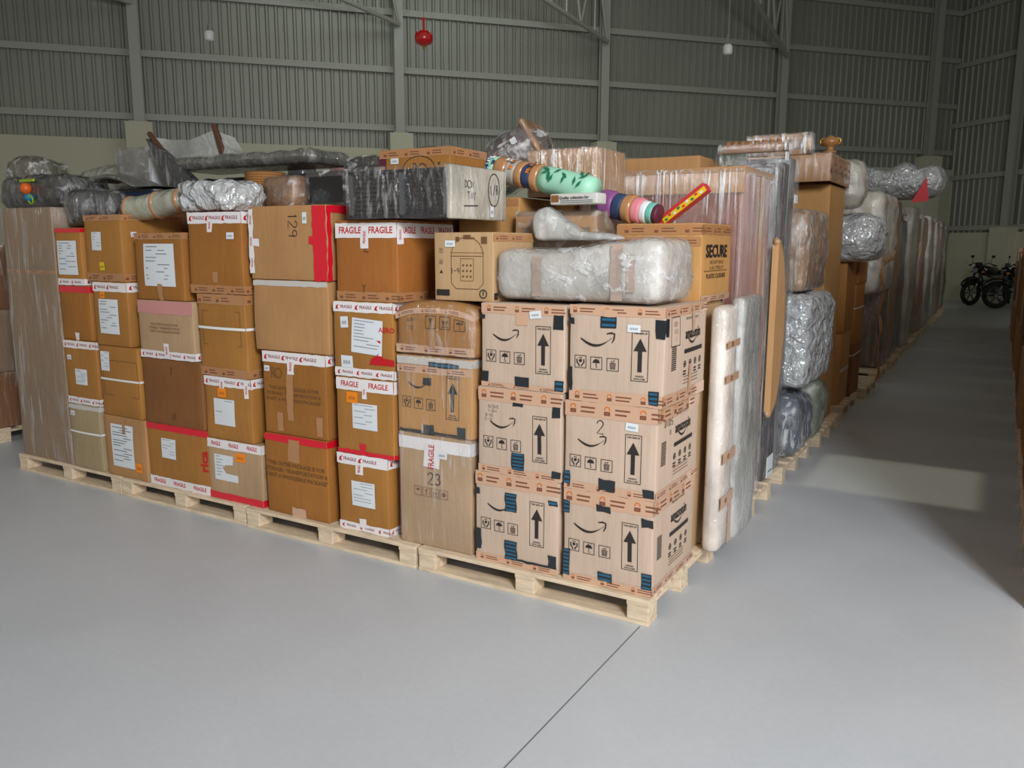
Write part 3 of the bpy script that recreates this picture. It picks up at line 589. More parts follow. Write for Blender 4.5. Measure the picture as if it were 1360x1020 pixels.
o, b = front(-1.31, -.865, 1.045, 1.303, 'amber', 'rounded box in film with glass and umbrella pictures, below the cooker box', 28, r=.03, pinch=rnd, dep=.42); marks(b, o, [('F', .205, .16, G_GLASS, .06), ('F', .285, .16, G_UPUP, .06), ('F', .365, .155, G_UMB, .06)]); tape(b, o, 'tan', .012, .05, 'F'); tape(b, o, 'tan', .20, .225, 'F'); marks(b, o, [('F', .09, .17, hand('DON'), .022), ('F', .09, .13, hand('1S'), .022)], 'handwriting'); vtape(b, o, 'brown', .21, .04, .04, .12); film_over(b, o, 'film_thin', .006)
# columns 8 and 9: the smile-printed boxes
def side_print(b, o, x=.0):
    mm = MM(); W = b.d; k = min(1, W/.5)
    b.shape(mm, 'R', .30*k+x, b.h*.70, textmesh('amazon.in', .062, .025, .8), 'ink', .0026)
    b.shape(mm, 'R', .30*k+x, b.h*.70-.028, G_SMILE, 'ink', .0026, 0, .13); b.shape(mm, 'R', .29*k+x, b.h*.86, textmesh('BROUGHT TO YOU BY', .014, .01, 1.1), 'ink', .0026)
    b.patch(mm, 'R', .19+x, b.h*.50, .43*k+x, b.h*.545, 'ink', .0026)
    for i in range(4):
        u = .20+x+i*.068*k; b.shape(mm, 'R', u, b.h*.39, merge(stroke(arc(0, 0, .012, 0, 2*PI, 12), .005), disc(0, 0, .005)), 'ink', .0026)
        for q in (0, .012): b.patch(mm, 'R', u-.016, b.h*.39-.034-q, u+.016, b.h*.39-.027-q, 'ink', .0026)
    for q in range(3): b.patch(mm, 'R', .19+x, b.h*.18+q*.014, .38*k+x, b.h*.18+.003+q*.014, 'ink_faint', .0026)
    b_ = MM()
    for q in range(12): b.patch(b_, 'R', .045+x, b.h*.36+q*.0085, .095+x, b.h*.36+.005+q*.0085, 'ink', .0026)
    mm.build('printed_logo', o); b_.build('barcode', o)
SG = 'smile-arrow boxes at the front corner'
def amz(x0, x1, z0, z1, lab, seed, dep=None, mat='kraft', **kw):
    dep = dep or (.43 if x1 < -.3 else .52)
    o, b = carton(x0, x1, FY0, FY0+dep, z0, z1, mat, lab, seed, group=SG, bulge=.005, amp=.003, **kw); return o, b
o, b = amz(-.865, -.44, Z0, .54, 'smile-arrow box with two blue striped tapes, bottom left of the six kraft ones', 31); smile_print(b, o); tape(b, o, 'tan', .36, .423, 'F'); tape(b, o, 'tan', 0, .035, 'F')
bits(b, o, [('F', .19, .30, .06, .085, 1), ('F', .19, .075, .065, .09, 1), ('F', .40, .33, .045, .022, 1), ('F', .40, .06, .04, .06, 0), ('F', .015, .1, .03, .10, 0), ('F', .01, .33, .025, .03, 0), ('F', .29, .035, .2, .012, 0)])
o, b = amz(-.85, -.43, .54, .935, 'smile-arrow box with four lines of pencilled writing at its top left', 32); smile_print(b, o, sz=-.02); tape(b, o, 'tan', .33, .39, 'F'); tape(b, o, 'tan', 0, .035, 'F')
bits(b, o, [('F', .21, .07, .065, .08, 1), ('F', .40, .31, .035, .045, 0), ('F', .21, .325, .05, .015, 0), ('F', .40, .035, .04, .03, 0)]); marks(b, o, [('F', .08, .305, hand('SN3NS'), .016), ('F', .075, .285, hand('1-3NN'), .014), ('F', .06, .265, hand('B-SS'), .014), ('F', .055, .245, hand('T-1S'), .014)], 'handwriting')
o, b = amz(-.832, -.42, .935, 1.308, 'smile-arrow box with a tilted barcode sticker, under the left half of the bolster', 33); smile_print(b, o, sz=-.01); tape(b, o, 'tan', .325, .368, 'F'); tape(b, o, 'tan', 0, .02, 'F')
bits(b, o, [('F', .385, .30, .045, .06, 0), ('F', .02, .045, .035, .045, 0), ('F', .21, .035, .07, .045, 0), ('F', .39, .03, .04, .045, 1), ('F', .01, .31, .02, .02, 0)]); sticker(b, o, .275, .328, .055, .032, rot=.12); vtape(b, o, 'tan', .21, .06, .28, .33)
o, b = amz(-.412, -.005, Z0, .527, 'smile-arrow box at the very front corner of the pallet, bottom right of the six', 34); smile_print(b, o, sz=-.01, a=.15); tape(b, o, 'tan', .345, .41, 'FR'); tape(b, o, 'tan', 0, .035, 'FR'); side_print(b, o)
bits(b, o, [('F', .015, .33, .03, .055, 1), ('F', .015, .08, .032, .12, 1), ('F', .19, .345, .065, .028, 0), ('F', .20, .045, .065, .04, 1), ('F', .385, .315, .05, .035, 0), ('F', .385, .065, .045, .07, 1)])
o, b = amz(-.412, -.0, .527, .913, 'smile-arrow box with a large handwritten 2 above the arrow', 35); smile_print(b, o, sz=-.03, a=.13); tape(b, o, 'tan', .32, .385, 'FR'); tape(b, o, 'tan', 0, .035, 'FR'); side_print(b, o)
bits(b, o, [('F', .015, .05, .03, .06, 1), ('F', .20, .04, .075, .05, 0), ('F', .385, .03, .05, .035, 0)]); marks(b, o, [('F', .165, .285, hand('2', .07), .055)], 'handwritten_number'); sticker(b, o, .305, .30, .055, .032, rot=-.05)
marks(b, o, [('R', .12, .31, hand('DNDS'), .035), ('R', .14, .265, merge(hand('O'), hand('1')), .02)], 'handwriting')
o, b = amz(-.394, .018, .913, 1.314, 'smile-arrow box pencilled card on its side, under the right end of the bolster', 36); smile_print(b, o, a=.15); tape(b, o, 'tan', .36, .40, 'FR'); tape(b, o, 'tan', 0, .05, 'FR'); side_print(b, o, .03)
bits(b, o, [('F', .175, .335, .07, .045, 1), ('F', .395, .315, .04, .075, 0), ('F', .375, .04, .04, .055, 1), ('F', .01, .335, .02, .025, 0), ('F', .008, .09, .014, .10, 0), ('R', .02, .32, .03, .07, 0)]); vtape(b, o, 'tan', .18, .055, .31, .385); sticker(b, o, .285, .315, .055, .03); vtape(b, o, 'tan', .30, .03, .02, .15, 'R'); vtape(b, o, 'tan', .33, .03, .28, .39, 'R')
marks(b, o, [('R', .115, .30, rect_outline(.1, .12, .003), 1), ('R', .115, .33, hand('NON'), .02), ('R', .12, .30, hand('S13'), .018), ('R', .12, .27, hand('1'), .018)], 'handwriting')

# ------------------------------------------------------------------ second row: tall cartons and flat packs behind the front row
def back(x0, x1, y0, y1, z1, mat, lab, seed, **kw): return carton(x0, x1, y0, y1, Z0, z1, mat, lab, seed, group='tall cartons behind the front row', **kw)
o, b = back(-.45, -.04, .57, 1.0, 1.30, 'kraft_warm', 'carton standing behind the corner boxes, under the one printed SECURE', 41)
o, b = back(-.93, -.50, .50, .98, 1.715, 'brown_wrap', 'small brown framed flat pack in clear film, behind the bubble-wrapped bolster', 42, r=.01)
mm = MM()
for q in ((0, 1.52, .43, 1.575), (0, 1.2, .03, 1.52), (.4, 1.2, .43, 1.52)): b.patch(mm, 'F', q[0], q[1], q[2], q[3], 'tan', .004)
mm.build('frame_edge', o); film_over(b, o, 'film_cross', .008)
o, b = back(-1.315, -.955, .57, 1.45, 1.79, 'orange_tan', 'orange carton peeping out above the brown framed flat pack, under the patterned carpet roll', 43); tape(b, o, 'brown', 1.63, 1.665, 'F')
o, b = back(-1.98, -1.37, .56, 1.06, 1.82, 'dark_card', 'dark carton behind the black rack, carrying the box with a circled number', 44)
o, b = back(-2.62, -2.02, .56, 1.06, 1.75, 'dark_card', 'dark carton deep behind the carton marked 129', 45)
o, b = back(-3.22, -2.66, .56, 1.06, 1.74, 'dark_card', 'dark carton deep behind the silver insulated bag', 46)
o, b = back(-3.86, -3.26, .56, 1.06, 1.76, 'dark_card', 'dark carton deep behind the grey taped roll', 47)
o, b = back(-4.60, -3.90, .50, 1.06, 1.78, 'dark_card', 'dark carton deep under the black bag at the far left', 48)
# ------------------------------------------------------------------ things on top of the front stacks
o, b = carton(-1.105, -.79, .06, .42, 1.305, 1.612, 'kraft_warm', 'box with a line drawing of an electric cooker, standing on the rounded box', 51, bulge=.002, amp=.002)
mm = MM(); P = []
P.append(stroke([(-.085, .06)]+arc(0, .06, .085, PI, 0, 14), .003)); P.append(stroke([(-.085, .06), (-.085, -.06), (-.06, -.085), (.06, -.085), (.085, -.06), (.085, .06), (-.085, .06)], .003)); P.append(rect_outline(.07, .10, .002)); P.append(stroke([(-.02, .15), (.02, .15)], .006)); P.append(stroke([(-.09, .075), (.09, .075)], .002))
for i in range(3):
    for j in range(3): P.append(disc(-.02+.02*i, -.03+.025*j, .005))
b.shape(mm, 'F', .18, .14, merge(*P), 'ink_faint'); mm.build('cooker_drawing', o)
marks(b, o, [('F', .115, .135, hand('1-9'), .025), ('F', .265, .035, merge(stroke(arc(0, 0, .5, 0, 2*PI, 16), .14), stroke([(0, .35), (0, -.2)], .14)), .036), ('F', .04, .225, G_GLASS, .02), ('F', .04, .175, G_UPUP, .02), ('F', .04, .13, ([(-.4, -.3), (.4, -.3), (0, .4)], [(0, 1, 2)]), .022)])
mm = MM(); b.patch(mm, 'F', .012, .022, .085, .05, 'ink', .003); b.patch(mm, 'F', .255, .255, .285, .285, 'ink_faint', .003); b.patch(mm, 'F', .12, .265, .14, .285, 'ink_faint', .003); b.patch(mm, 'F', .16, .275, .22, .282, 'ink_faint', .003); mm.build('printed_mark', o)
sticker(b, o, .09, .255, .055, .028); tape(b, o, 'brown', .265, .30, 'R'); sticker(b, o, .02, .025, .03, .03, 'ink', 'R', name='corner_mark')
# black rack with a pale board end
t = empty('storage_rack', (-1.27, .21, 1.676)); tag(t, 'black slatted rack with a pale board end, lying on the FRAGILE carton', 'rack')
mm = MM(); W = .56
for z in (0, .20): mm.box(-W/2, W/2, -.215, .24, z, z+.014, 'black')
for x in (-.28, .02, .262): mm.box(x, x+.016, -.215, -.19, .0, .21, 'grey_dark'); mm.box(x, x+.016, .215, .24, .0, .21, 'grey_dark')
mm.box(-.28, -.265, -.2, .24, .01, .2, 'grey_dark'); mm.build('frame', t)
mm = MM()
for i in range(9): mm.box(-.27, .02, -.20, -.192, .018+i*.0205, .030+i*.0205, 'slat_dark')
mm.box(-.27, .02, -.18, -.17, .01, .2, 'black'); mm.build('slats', t)
mm = MM()
for i in range(9):
    for j in range(7): mm.box(.04+j*.031, .055+j*.031, -.20, -.193, .02+i*.02, .029+i*.02, 'slat_dark')
mm.box(.03, .26, -.188, -.18, .01, .2, 'black'); mm.build('mesh_panel', t)
sb = Soft(.03, .47, .235, 60, .0, .003, .01)
e_ = sb.body('end_board', 'wrap_pale', t, (.295, .015, -.008))
marks(sb, e_, [('R', .14, .155, hand('DON'), .036), ('R', .16, .105, hand('TNY'), .034), ('R', .15, .06, stroke([(-.9, -.03), (1, .05)], .08), .06), ('R', .35, .14, hand('1/B'), .042, 'ink', .1), ('R', .35, .14, stroke([(math.cos(i/9*PI)*.05, math.sin(i/9*PI)*.075) for i in range(19)], .005), 1)], 'handwriting'); sticker(sb, e_, .33, .04, .03, .05, face='R')
fb = Soft(.58, .47, .232, 61, .004, .006, .012); fb.body('stretch_film', 'film_thin', t, (0, .012, -.004), .004)
# silver insulated bag, grey roll with brown tape
bx = Soft(.38, .28, .155, 62, .01, .01, .03, 6, crease=.014); o = bx.body('insulated_bag', 'foil', None, (-2.66, .20, 1.733), .0, step=.013); tag(o, 'crumpled silver insulated bag on top of the tall amber carton', 'bag')
t = empty('taped_roll', (-3.20, .20, 1.705)); tag(t, 'grey wrapped roll bound with brown tape, lying aslant left of the silver bag', 'roll')
def roll(parent, a, b_, r, mat, seed, name='roll', amp=.008, n=24, k=16, sq=.85):
    a, b_ = Vector(a), Vector(b_); mm = MM(); pts = [a+(b_-a)*i/k for i in range(k+1)]
    mm.tube(pts, [r*(1 if 0 < i < k else .93) for i in range(k+1)], mat, n)
    for i, v in enumerate(mm.v):
        v = Vector(v); c = a+(b_-a)*max(0, min(1, (v-a).dot(b_-a)/(b_-a).length_squared)); d = v-c; q = noise.noise(v*9+Vector((seed, 0, 0)))+.5*noise.noise(v*23)
        v = c+d+(d.normalized()*q*amp if d.length > 1e-6 else d)
        mm.v[i] = tuple(v)
    return mm.build(name, parent, None, True)
roll(t, (-.24, -.03, .052), (.25, .0, .105), .075, 'wrap_green_white', 3, 'wrapping')
for u in (.04, .52, .93): roll(t, Vector((-.24, -.03, .052)).lerp(Vector((.25, .0, .105)), u-.025), Vector((-.24, -.03, .052)).lerp(Vector((.25, .0, .105)), u+.035), .079, 'tape_brown', 3, 'tape', .008, k=3)
# bubble wrapped bolster
def bol(a, b_, c, p): return Vector((0, 0, (.03*a+.012*math.sin(a*4-1))*(c+1)/2))
bx = Soft(.76, .40, .225, 64, .012, .005, .05, 4, pinch=bol, crease=.004); o = bx.body('bubble_wrapped_bolster', 'bubble', None, (-.395, .255, 1.322), step=.018); tag(o, 'long pale bolster in bubble wrap lying across the tops of the smile-arrow boxes', 'bolster')
mm = MM(); bx.patch(mm, 'F', .19, .02, .235, .20, 'tape_dust', .004, 0, .01); bx.patch(mm, 'F', .55, .01, .60, .215, 'tape_dust', .004, 0, .01); bx.patch(mm, 'F', .62, .04, .655, .17, 'tape_dust', .004); mm.build('tape', o); film_over(bx, o, 'film_cross', .010)
bx = Soft(.42, .09, .05, 65, .005, .006, .02, 6, crease=.006, pinch=lambda a, b_, c, p: Vector((0, 0, (.085*max(0, 1-abs(a+.72)*1.1)**1.3-.03*a)*(c+1)/2))); o = bx.body('film_offcut', 'wrap_clear_grey', None, (-.56, .425, 1.575), step=.015); tag(o, 'crumpled lump of clear bubble film behind the left end of the bolster', 'film')
# SECURE carton
o, b = carton(-.42, -.015, .55, 1.0, 1.302, 1.655, 'orange_tan', 'orange-tan carton printed SECURE on its side, behind the bubble-wrapped bolster', 66); tape(b, o, 'brown', .30, .345, 'FR'); tape(b, o, 'brown', .25, .29, 'F'); tape(b, o, 'tan', 0, .03, 'R')
text(b, o, 'SECURE', .21, .225, .078, 'ink', 'R', bold=.035, sx=1.15); text(b, o, 'SECURITY BAGS|& ALL TYPES OF', .21, .165, .022, 'ink_faint', 'R', sx=1.3); mm = MM(); b.patch(mm, 'R', .03, .138, .38, .141, 'ink_faint', .0026); mm.build('printed_line', o); text(b, o, 'PLASTIC CLOSURES', .21, .115, .028, 'ink', 'R', bold=.01, sx=1.2)
# carpets rolled in patterned cloth, lying over the cartons
def bands(t, a, b_, r, L, seed):
    a, b_ = Vector(a), Vector(b_)
    for i, (u0, u1, mat, nm, rr) in enumerate(L): roll(t, a.lerp(b_, u0), a.lerp(b_, u1), r*rr, mat, seed, nm, .006, k=6)
t = empty('rolled_carpet', (-.95, .55, 1.80)); tag(t, 'rolled carpet in mint and floral cloth bound with brown tape, sloping over the heap', 'carpet roll')
A, B = Vector((-.17, .02, .135)), Vector((.44, -.05, .005))
bands(t, A, B, .063, [(0, .09, 'mint', 'cloth_end', 1), (.09, .2, 'tape_brown', 'tape', 1.03), (.2, .30, 'wrap_pale', 'floral_cloth', 1), (.30, .37, 'tape_brown', 'tape', 1.04), (.37, .45, 'denim', 'blue_cloth', 1), (.45, .52, 'tape_brown', 'tape', 1.05), (.52, 1.0, 'mint', 'mint_cloth', 1.0)], 4)
mm = MM(); AB = (B-A).normalized(); fr = AB.cross(Vector((0, 0, 1))).normalized()
if fr.y > 0: fr = -fr
upv = fr.cross(AB); upv = upv if upv.z > 0 else -upv
rl = random.Random(4)
for i in range(13):
    q = A.lerp(B, rl.uniform(.57, .96)); an = rl.uniform(.1, 1.35); nrm = fr*math.cos(an)+upv*math.sin(an); c = q+nrm*.070; tg = AB*rl.uniform(-1, 1)+nrm.cross(AB)*rl.uniform(-1, 1); tg.normalize(); sd = nrm.cross(tg)
    mm.add([c-tg*.024, c+sd*.008, c+tg*.024, c-sd*.008], [(0, 1, 2, 3)], 'leaf_green')
mm.build('leaf_pattern', t)
mm = MM()
for i in range(26):
    q = A.lerp(B, rl.choice([rl.uniform(.02, .09), rl.uniform(.20, .30), rl.uniform(.38, .45)])); an = rl.uniform(-.1, 1.4); nrm = fr*math.cos(an)+upv*math.sin(an); c = q+nrm*.070; tg = nrm.cross(AB)
    mm.add([c-tg*.012-AB*.008, c+tg*.01-AB*.009, c+tg*.012+AB*.008, c-tg*.008+AB*.01], [(0, 1, 2, 3)], rl.choice(['old_brown', 'denim', 'paper', 'mark_orange']))
mm.build('flower_pattern', t)
bx = Soft(.25, .09, .05, 69, 0, .004, .008); o = bx.body('newspaper', 'newsprint', None, (-.575, .45, 1.738), rz=-.08); tag(o, 'folded newspaper with a headline, lying beside the lower end of the mint carpet roll', 'newspaper')
text(bx, o, 'Quality collection for', .13, .030, .018, 'ink', bold=.02, name='headline'); mm = MM(); bx.patch(mm, 'F', .01, .012, .05, .043, 'old_brown', .003)
for q in range(2): bx.patch(mm, 'F', .06, .008+q*.008, .23, .011+q*.008, 'paper_lines', .003)
mm.build('printed_photo', o)
t = empty('striped_cloth_roll', (-.45, .72, 1.70)); tag(t, 'rolled cloth in purple, blue and pink bands tied with brown tape, beside the wardrobe', 'cloth roll')
bands(t, (-.10, -.05, .055), (.20, -.08, -.005), .062, [(0, .25, 'purple', 'purple_cloth', 1.05), (.25, .42, 'denim', 'blue_cloth', 1.02), (.42, .58, 'tape_brown', 'tape', 1.06), (.58, .72, 'pink', 'pink_cloth', .9), (.72, .82, 'paper', 'white_cloth', .8), (.82, .92, 'teal', 'teal_cloth', .75), (.92, 1, 'plum', 'dark_cloth', .7)], 8)
t = empty('gift_box', (-.18, .78, 1.715)); tag(t, 'flat red parcel with a flowery edge, leaning up against the wardrobe', 'parcel'); t.rotation_euler = (0, -.62, -.1)
mm = MM(); mm.box(-.13, .15, -.03, .03, 0, .045, 'rib_red', .004); mm.build('sleeve', t)
mm = MM(); mm.box(-.10, .15, -.034, -.0305, .002, .026, 'yellow', 0)
for i in range(9): mm.box(-.09+i*.026, -.075+i*.026, -.0355, -.0345, .006+.008*(i % 2), .016+.008*(i % 2), ['leaf_green', 'rib_red', 'paper'][i % 3], 0)
mm.build('flower_edge', t)
# circled number box
o, b = carton(-1.84, -1.375, .58, .93, 1.823, 2.062, 'amber', 'amber box with a circled handwritten number, behind the black rack', 70); tape(b, o, 'brown', .19, .235, 'FR'); sticker(b, o, .11, .175, .055, .03)
marks(b, o, [('F', .27, .125, hand('RO'), .065), ('F', .27, .125, stroke([(math.cos(i/9*PI)*.105, math.sin(i/9*PI)*.07) for i in range(18)], .004), 1), ('R', .1, .06, stroke(arc(0, 0, .03, 0, PI, 10), .006), 1)], 'handwritten_number'); mm = MM(); b.patch(mm, 'F', 0, 0, .05, .19, 'plum', .002); b.patch(mm, 'F', .015, .05, .04, .07, 'dull_tan', .003); b.patch(mm, 'F', .015, .09, .04, .11, 'dull_tan', .003); b.patch(mm, 'F', .015, .13, .04, .15, 'dull_tan', .003); mm.build('printed_panel', o); marks(b, o, [('F', .40, .15, disc(0, 0, .008), 1), ('F', .07, .01, disc(0, 0, .016), 1)])
# film wrapped carton and the round bundle on it
o, b = carton(-.96, -.58, .66, 1.0, 1.79, 2.02, 'tan', 'tan carton in clear film, standing between the carpet roll and the wardrobe top', 71); film_over(b, o, 'film_heavy', .006)
def bag(name, lab, cat, loc, size, mat, seed, amp=.035, r=None, freq=4.5, film_m=None, rot=(0, 0, 0), pinch=None, step=.016, group=None, crease=None):
    w, d, h = size; bx = Soft(w, d, h, seed, .01, amp, r if r else min(size)*.28, freq, pinch=pinch, crease=min(.012, min(size)*.06) if crease is None else crease); o = bx.body(name, mat, None, loc, step=step); o.rotation_euler = rot; tag(o, lab, cat, group)
    if film_m: film_over(bx, o, film_m, .008)
    return o, bx
dome = lambda a, b_, c, p: Vector((.07*c*(1 if c > -1 else 0), 0, -.07*a*a*(c > 0)-.05*max(0, -a)*(c > 0)))
t = empty('wrapped_stool', (-1.32, 1.24, 1.80)); tag(t, 'round-seated stool in clear film, tipped up highest on the heap', 'stool'); t.rotation_euler = (0, -.55, .15)
bx = Soft(.44, .36, .26, 72, .02, .012, .11, 4, crease=.016); bx.body('seat', 'wrap_wine', t, (.06, 0, .10), step=.016); bx.body('stretch_film', 'film_cross', t, (.06, 0, .10), .016, step=.02)
bx2 = Soft(.035, .33, .27, 73, .004, .006, .016, 5, crease=.004); bx2.body('board_edge', 'wrap_brown', t, (.27, 0, .09), step=.02); sb2 = MM(); sb2.box(.17, .205, -.202, -.198, .25, .285, 'paper'); sb2.build('barcode_sticker', t)
bx3 = Soft(.06, .26, .20, 74, .01, .012, .028, 5, crease=.006); bx3.body('taped_end', 'wrap_brown', t, (-.19, 0, .08))
# behind: tan carton with grey wedge
o, b = carton(-.95, -.465, 1.85, 2.3, Z0, 2.085, 'tan', 'tan carton behind the wardrobe, its top just showing', 75); 
bag('wrapped_cushion', 'grey wrapped cushion behind the wardrobe, next to the tan carton top', 'cushion', (-.95, 2.78, 1.776), (.42, .5, .28), 'wrap_grey', 76, film_m='film'); 
o, b = carton(-1.2, -.66, 2.45, 3.1, Z0, 1.77, 'dark_card', 'dark carton under the grey wrapped cushion behind the wardrobe', 77)
# ------------------------------------------------------------------ left heap
bag('black_bag', 'black bag under clear film at the far left, on the brown panel', 'bag', (-4.76, .50, 1.80), (.76, .38, .22), 'wrap_coal', 80, .02, film_m='film_thin')
t = empty('toy', (-4.72, .275, 1.93)); tag(t, 'bright toy of orange, blue and green shapes showing against the black bag', 'toy')
mm = MM(); mm.lathe((0, 0, 0), [(0, -.04), (.035, -.02), (.04, .01), (.025, .035), (0, .04)], 'toy_orange', 14); mm.build('orange_ball', t, smooth=True)
mm = MM(); mm.lathe((.03, .0, -.06), [(0, -.03), (.03, -.012), (.03, .012), (0, .03)], 'toy_blue', 14); mm.build('blue_ball', t, smooth=True)
mm = MM(); mm.torus((.06, -.01, -.075), (0, 1, .2), .028, .006, 'toy_green', 18, 6); mm.build('green_ring', t, smooth=True); mm = MM(); mm.box(-.07, .10, -.005, .01, .045, .065, 'toy_green', .004); mm.build('green_bar', t)
bag('wrapped_bedding', 'pale greenish bedding roll in a clear bag, on top at the far left', 'bedding', (-4.98, 1.25, 1.87), (.92, .36, .30), 'wrap_green_white', 81, .012, r=.14, film_m='film_cross')
o, b = carton(-5.54, -4.72, 1.32, 1.7, .0, 1.86, 'dark_card', 'dark tall crate under the pale bedding roll at the far left', 82)
bag('wrapped_bundle', 'olive bundle knotted in clear plastic at the left edge of the picture', 'bundle', (-5.36, .75, 1.78), (.34, .36, .42), 'wrap_olive', 83, .03, film_m='film_cross')
o, b = carton(-5.45, -5.08, .55, 1.0, .0, 1.78, 'dark_card', 'dark carton column behind the brown panel, at the left edge', 84)
def sheetf(a, b_, c, p): return Vector((0, 0, .045*math.cos(a*2.2+.6)-.05*a))
bag('packing_sheet', 'flat grey packing sheet sagging over the wire crate on the left', 'sheet', (-3.98, .60, 1.925), (.70, .22, .03), 'wrap_deep_grey', 85, .010, .010, crease=.003, pinch=sheetf)
t = empty('wire_crate', (-4.02, .60, 1.784)); tag(t, 'black wire crate with blue lining under the grey packing sheet on the left', 'crate')
mm = MM()
for i in range(22): mm.tube([(-.32+i*.03, -.09, 0), (-.32+i*.03, -.09, .13)], .003, 'black', 6)
for z in (.004, .065, .13): mm.tube([(-.32, -.09, z), (.32, -.09, z), (.32, .09, z), (-.32, .09, z), (-.32, -.09, z)], .004, 'black', 6)
mm.build('wires', t); mm = MM(); mm.box(-.31, .31, -.07, .085, .004, .12, 'cloth_blue', .01); mm.build('lining', t)
bag('dark_bundle', 'dark grey bundle in clinging film between the brown panel and the yellow-spotted carton', 'bundle', (-3.89, .26, 1.662), (.24, .34, .22), 'wrap_coal', 86, .012, film_m='film')
o, b = carton(-4.46, -4.09, .80, 1.06, 1.783, 2.23, 'wrap_grey', 'grey wrapped box with red round marks on its white side', 87, bulge=.01, amp=.012)
mm = MM(); b.patch(mm, 'R', .01, .02, .25, .42, 'paper', .003); mm.build('white_panel', o); marks(b, o, [('R', .17, .19, disc(0, 0, .032), 1), ('R', .18, .11, disc(0, 0, .027), 1)], 'red_round_mark', 'red_ink'); film_over(b, o, 'film_cross', .008)
# long wrapped chaise with wooden legs
t = empty('upholstered_bench', (-2.98, .88, 1.79)); tag(t, 'long grey bench upside down in film, dark wooden legs in the air', 'bench')
bx = Soft(1.22, .38, .085, 88, .01, .014, .045, 4, crease=.008); bx.body('seat', 'wrap_deep_grey', t, (-.10, 0, .245), step=.02); bx.body('stretch_film', 'film_thin', t, (-.10, 0, .245), .008)
bx = Soft(1.05, .30, .19, 89, .01, .012, .03, 4, crease=.008); bx.body('apron', 'wrap_black', t, (-.05, .02, .0), step=.022)
mm = MM(); mm.tube([(-.97, -.17, .51), (-.78, -.17, .32), (-.52, -.17, .10)], [.018, .024, .034], 'wood_dark', 8); mm.build('leg', t)
mm = MM(); mm.tube([(-.525, .0, .56), (-.47, .01, .40), (-.45, .02, .28)], [.018, .024, .026], 'wood_dark', 8); mm.build('leg', t)
mm = MM(); P = [(-1.19, .52), (-1.0, .49), (-.75, .47), (-.52, .52), (-.44, .42), (-.34, .35), (-.5, .34), (-.75, .345), (-.95, .36)]
n = len(P); mm.add([(x, .0+.02*math.sin(i*2), z) for i, (x, z) in enumerate(P)]+[(x*.98, .16, z-.03) for x, z in P], [tuple(range(n)), tuple(range(n, 2*n))[::-1]]+[(i, n+i, n+(i+1) % n, (i+1) % n) for i in range(n)], 'wrap_clear_grey'); mm.build('draped_film', t)
mm = MM(); P = [(-1.20, .50), (-1.02, .42), (-.80, .30), (-.66, .22), (-.70, .05), (-.80, .02), (-.93, .16), (-1.08, .34)]
n = len(P); mm.add([(x*.82+.03, -.215, z-.03) for x, z in P]+[(x*.82+.03, -.16, z-.03) for x, z in P], [tuple(range(n)), tuple(range(n, 2*n))[::-1]]+[(i, n+i, n+(i+1) % n, (i+1) % n) for i in range(n)], 'wrap_dark'); mm.build('film_tail', t)
bag('wrapped_furniture', 'black framed piece under film, at the right end of the grey bench', 'furniture', (-2.08, 1.0, 1.935), (.50, .36, .13), 'wrap_black', 90, .012, film_m='film_cross')
t = empty('television', (-2.13, .52, 1.756)); tag(t, 'dark screen in a film-wrapped frame standing left of the black rack', 'screen')
bx = Soft(.32, .10, .20, 91, .0, .006, .02); bx.body('casing', 'wrap_black', t); mm = MM(); mm.box(-.12, .125, -.062, -.058, .03, .17, 'gloss_black', .0); mm.build('screen', t); bx.body('stretch_film', 'film_cross', t, None, .01)
t = empty('cane_basket', (-2.70, .56, 1.745)); tag(t, 'ribbed cane basket standing behind the silver insulated bag', 'basket')
mm = MM(); prof = []
for i in range(34): prof += [(.115+.004*(i % 2), .0+i*.007)]
mm.lathe((0, 0, 0), [(0, 0)]+prof+[(.104, .233), (.104, .02), (0, .02)], 'wood_carved', 28); mm.build('body', t, smooth=False)
bag('brown_bundle', 'brown bundle in clear film behind the carton marked 129', 'bundle', (-2.42, .45, 1.753), (.25, .14, .18), 'wrap_brown', 92, .014, film_m='film_cross')
bag('dark_heap_bag', 'dark bag pressed down beneath the grey bench, behind the silver bag', 'bag', (-2.98, .56, 1.742), (.30, .16, .13), 'wrap_dark', 93, .012, film_m='film_cross')
o, b = carton(-3.05, -2.62, 1.35, 1.8, .0, 1.94, 'dark_card', 'dark carton standing behind the grey bench', 94)
bag('grey_cushion', 'small round dark cushion showing above the grey bench', 'cushion', (-3.32, 1.50, 2.0), (.16, .16, .12), 'grey_dark', 95, .006)
bag('pink_cloth', 'pink cloth lump showing above the grey bench', 'cloth', (-2.86, 1.55, 1.945), (.28, .24, .18), 'wrap_rose', 96, .03)
o, b = carton(-3.62, -3.15, 1.35, 1.8, 0, 1.995, 'dark_card', 'dark carton standing far behind the grey bench on the left', 97)
t = empty('office_chair', (-2.28, 1.62, 1.93)); tag(t, 'dark wrapped chair back poking up left of the box with the circled number', 'chair')
bx = Soft(.20, .10, .20, 98, .01, .015, .035, 5); bx.body('backrest', 'wrap_dark', t, (0, 0, .08)); mm = MM(); mm.tube([(.02, 0, 0), (.02, .0, .12)], .02, 'black', 8); mm.tube([(-.1, 0, .03), (.14, 0, .06), (.2, 0, .17)], .014, 'black', 8); mm.build('frame', t)
o, b = carton(-2.50, -2.02, 1.40, 1.85, 0, 1.93, 'dark_card', 'dark carton under the dark wrapped chair', 99)
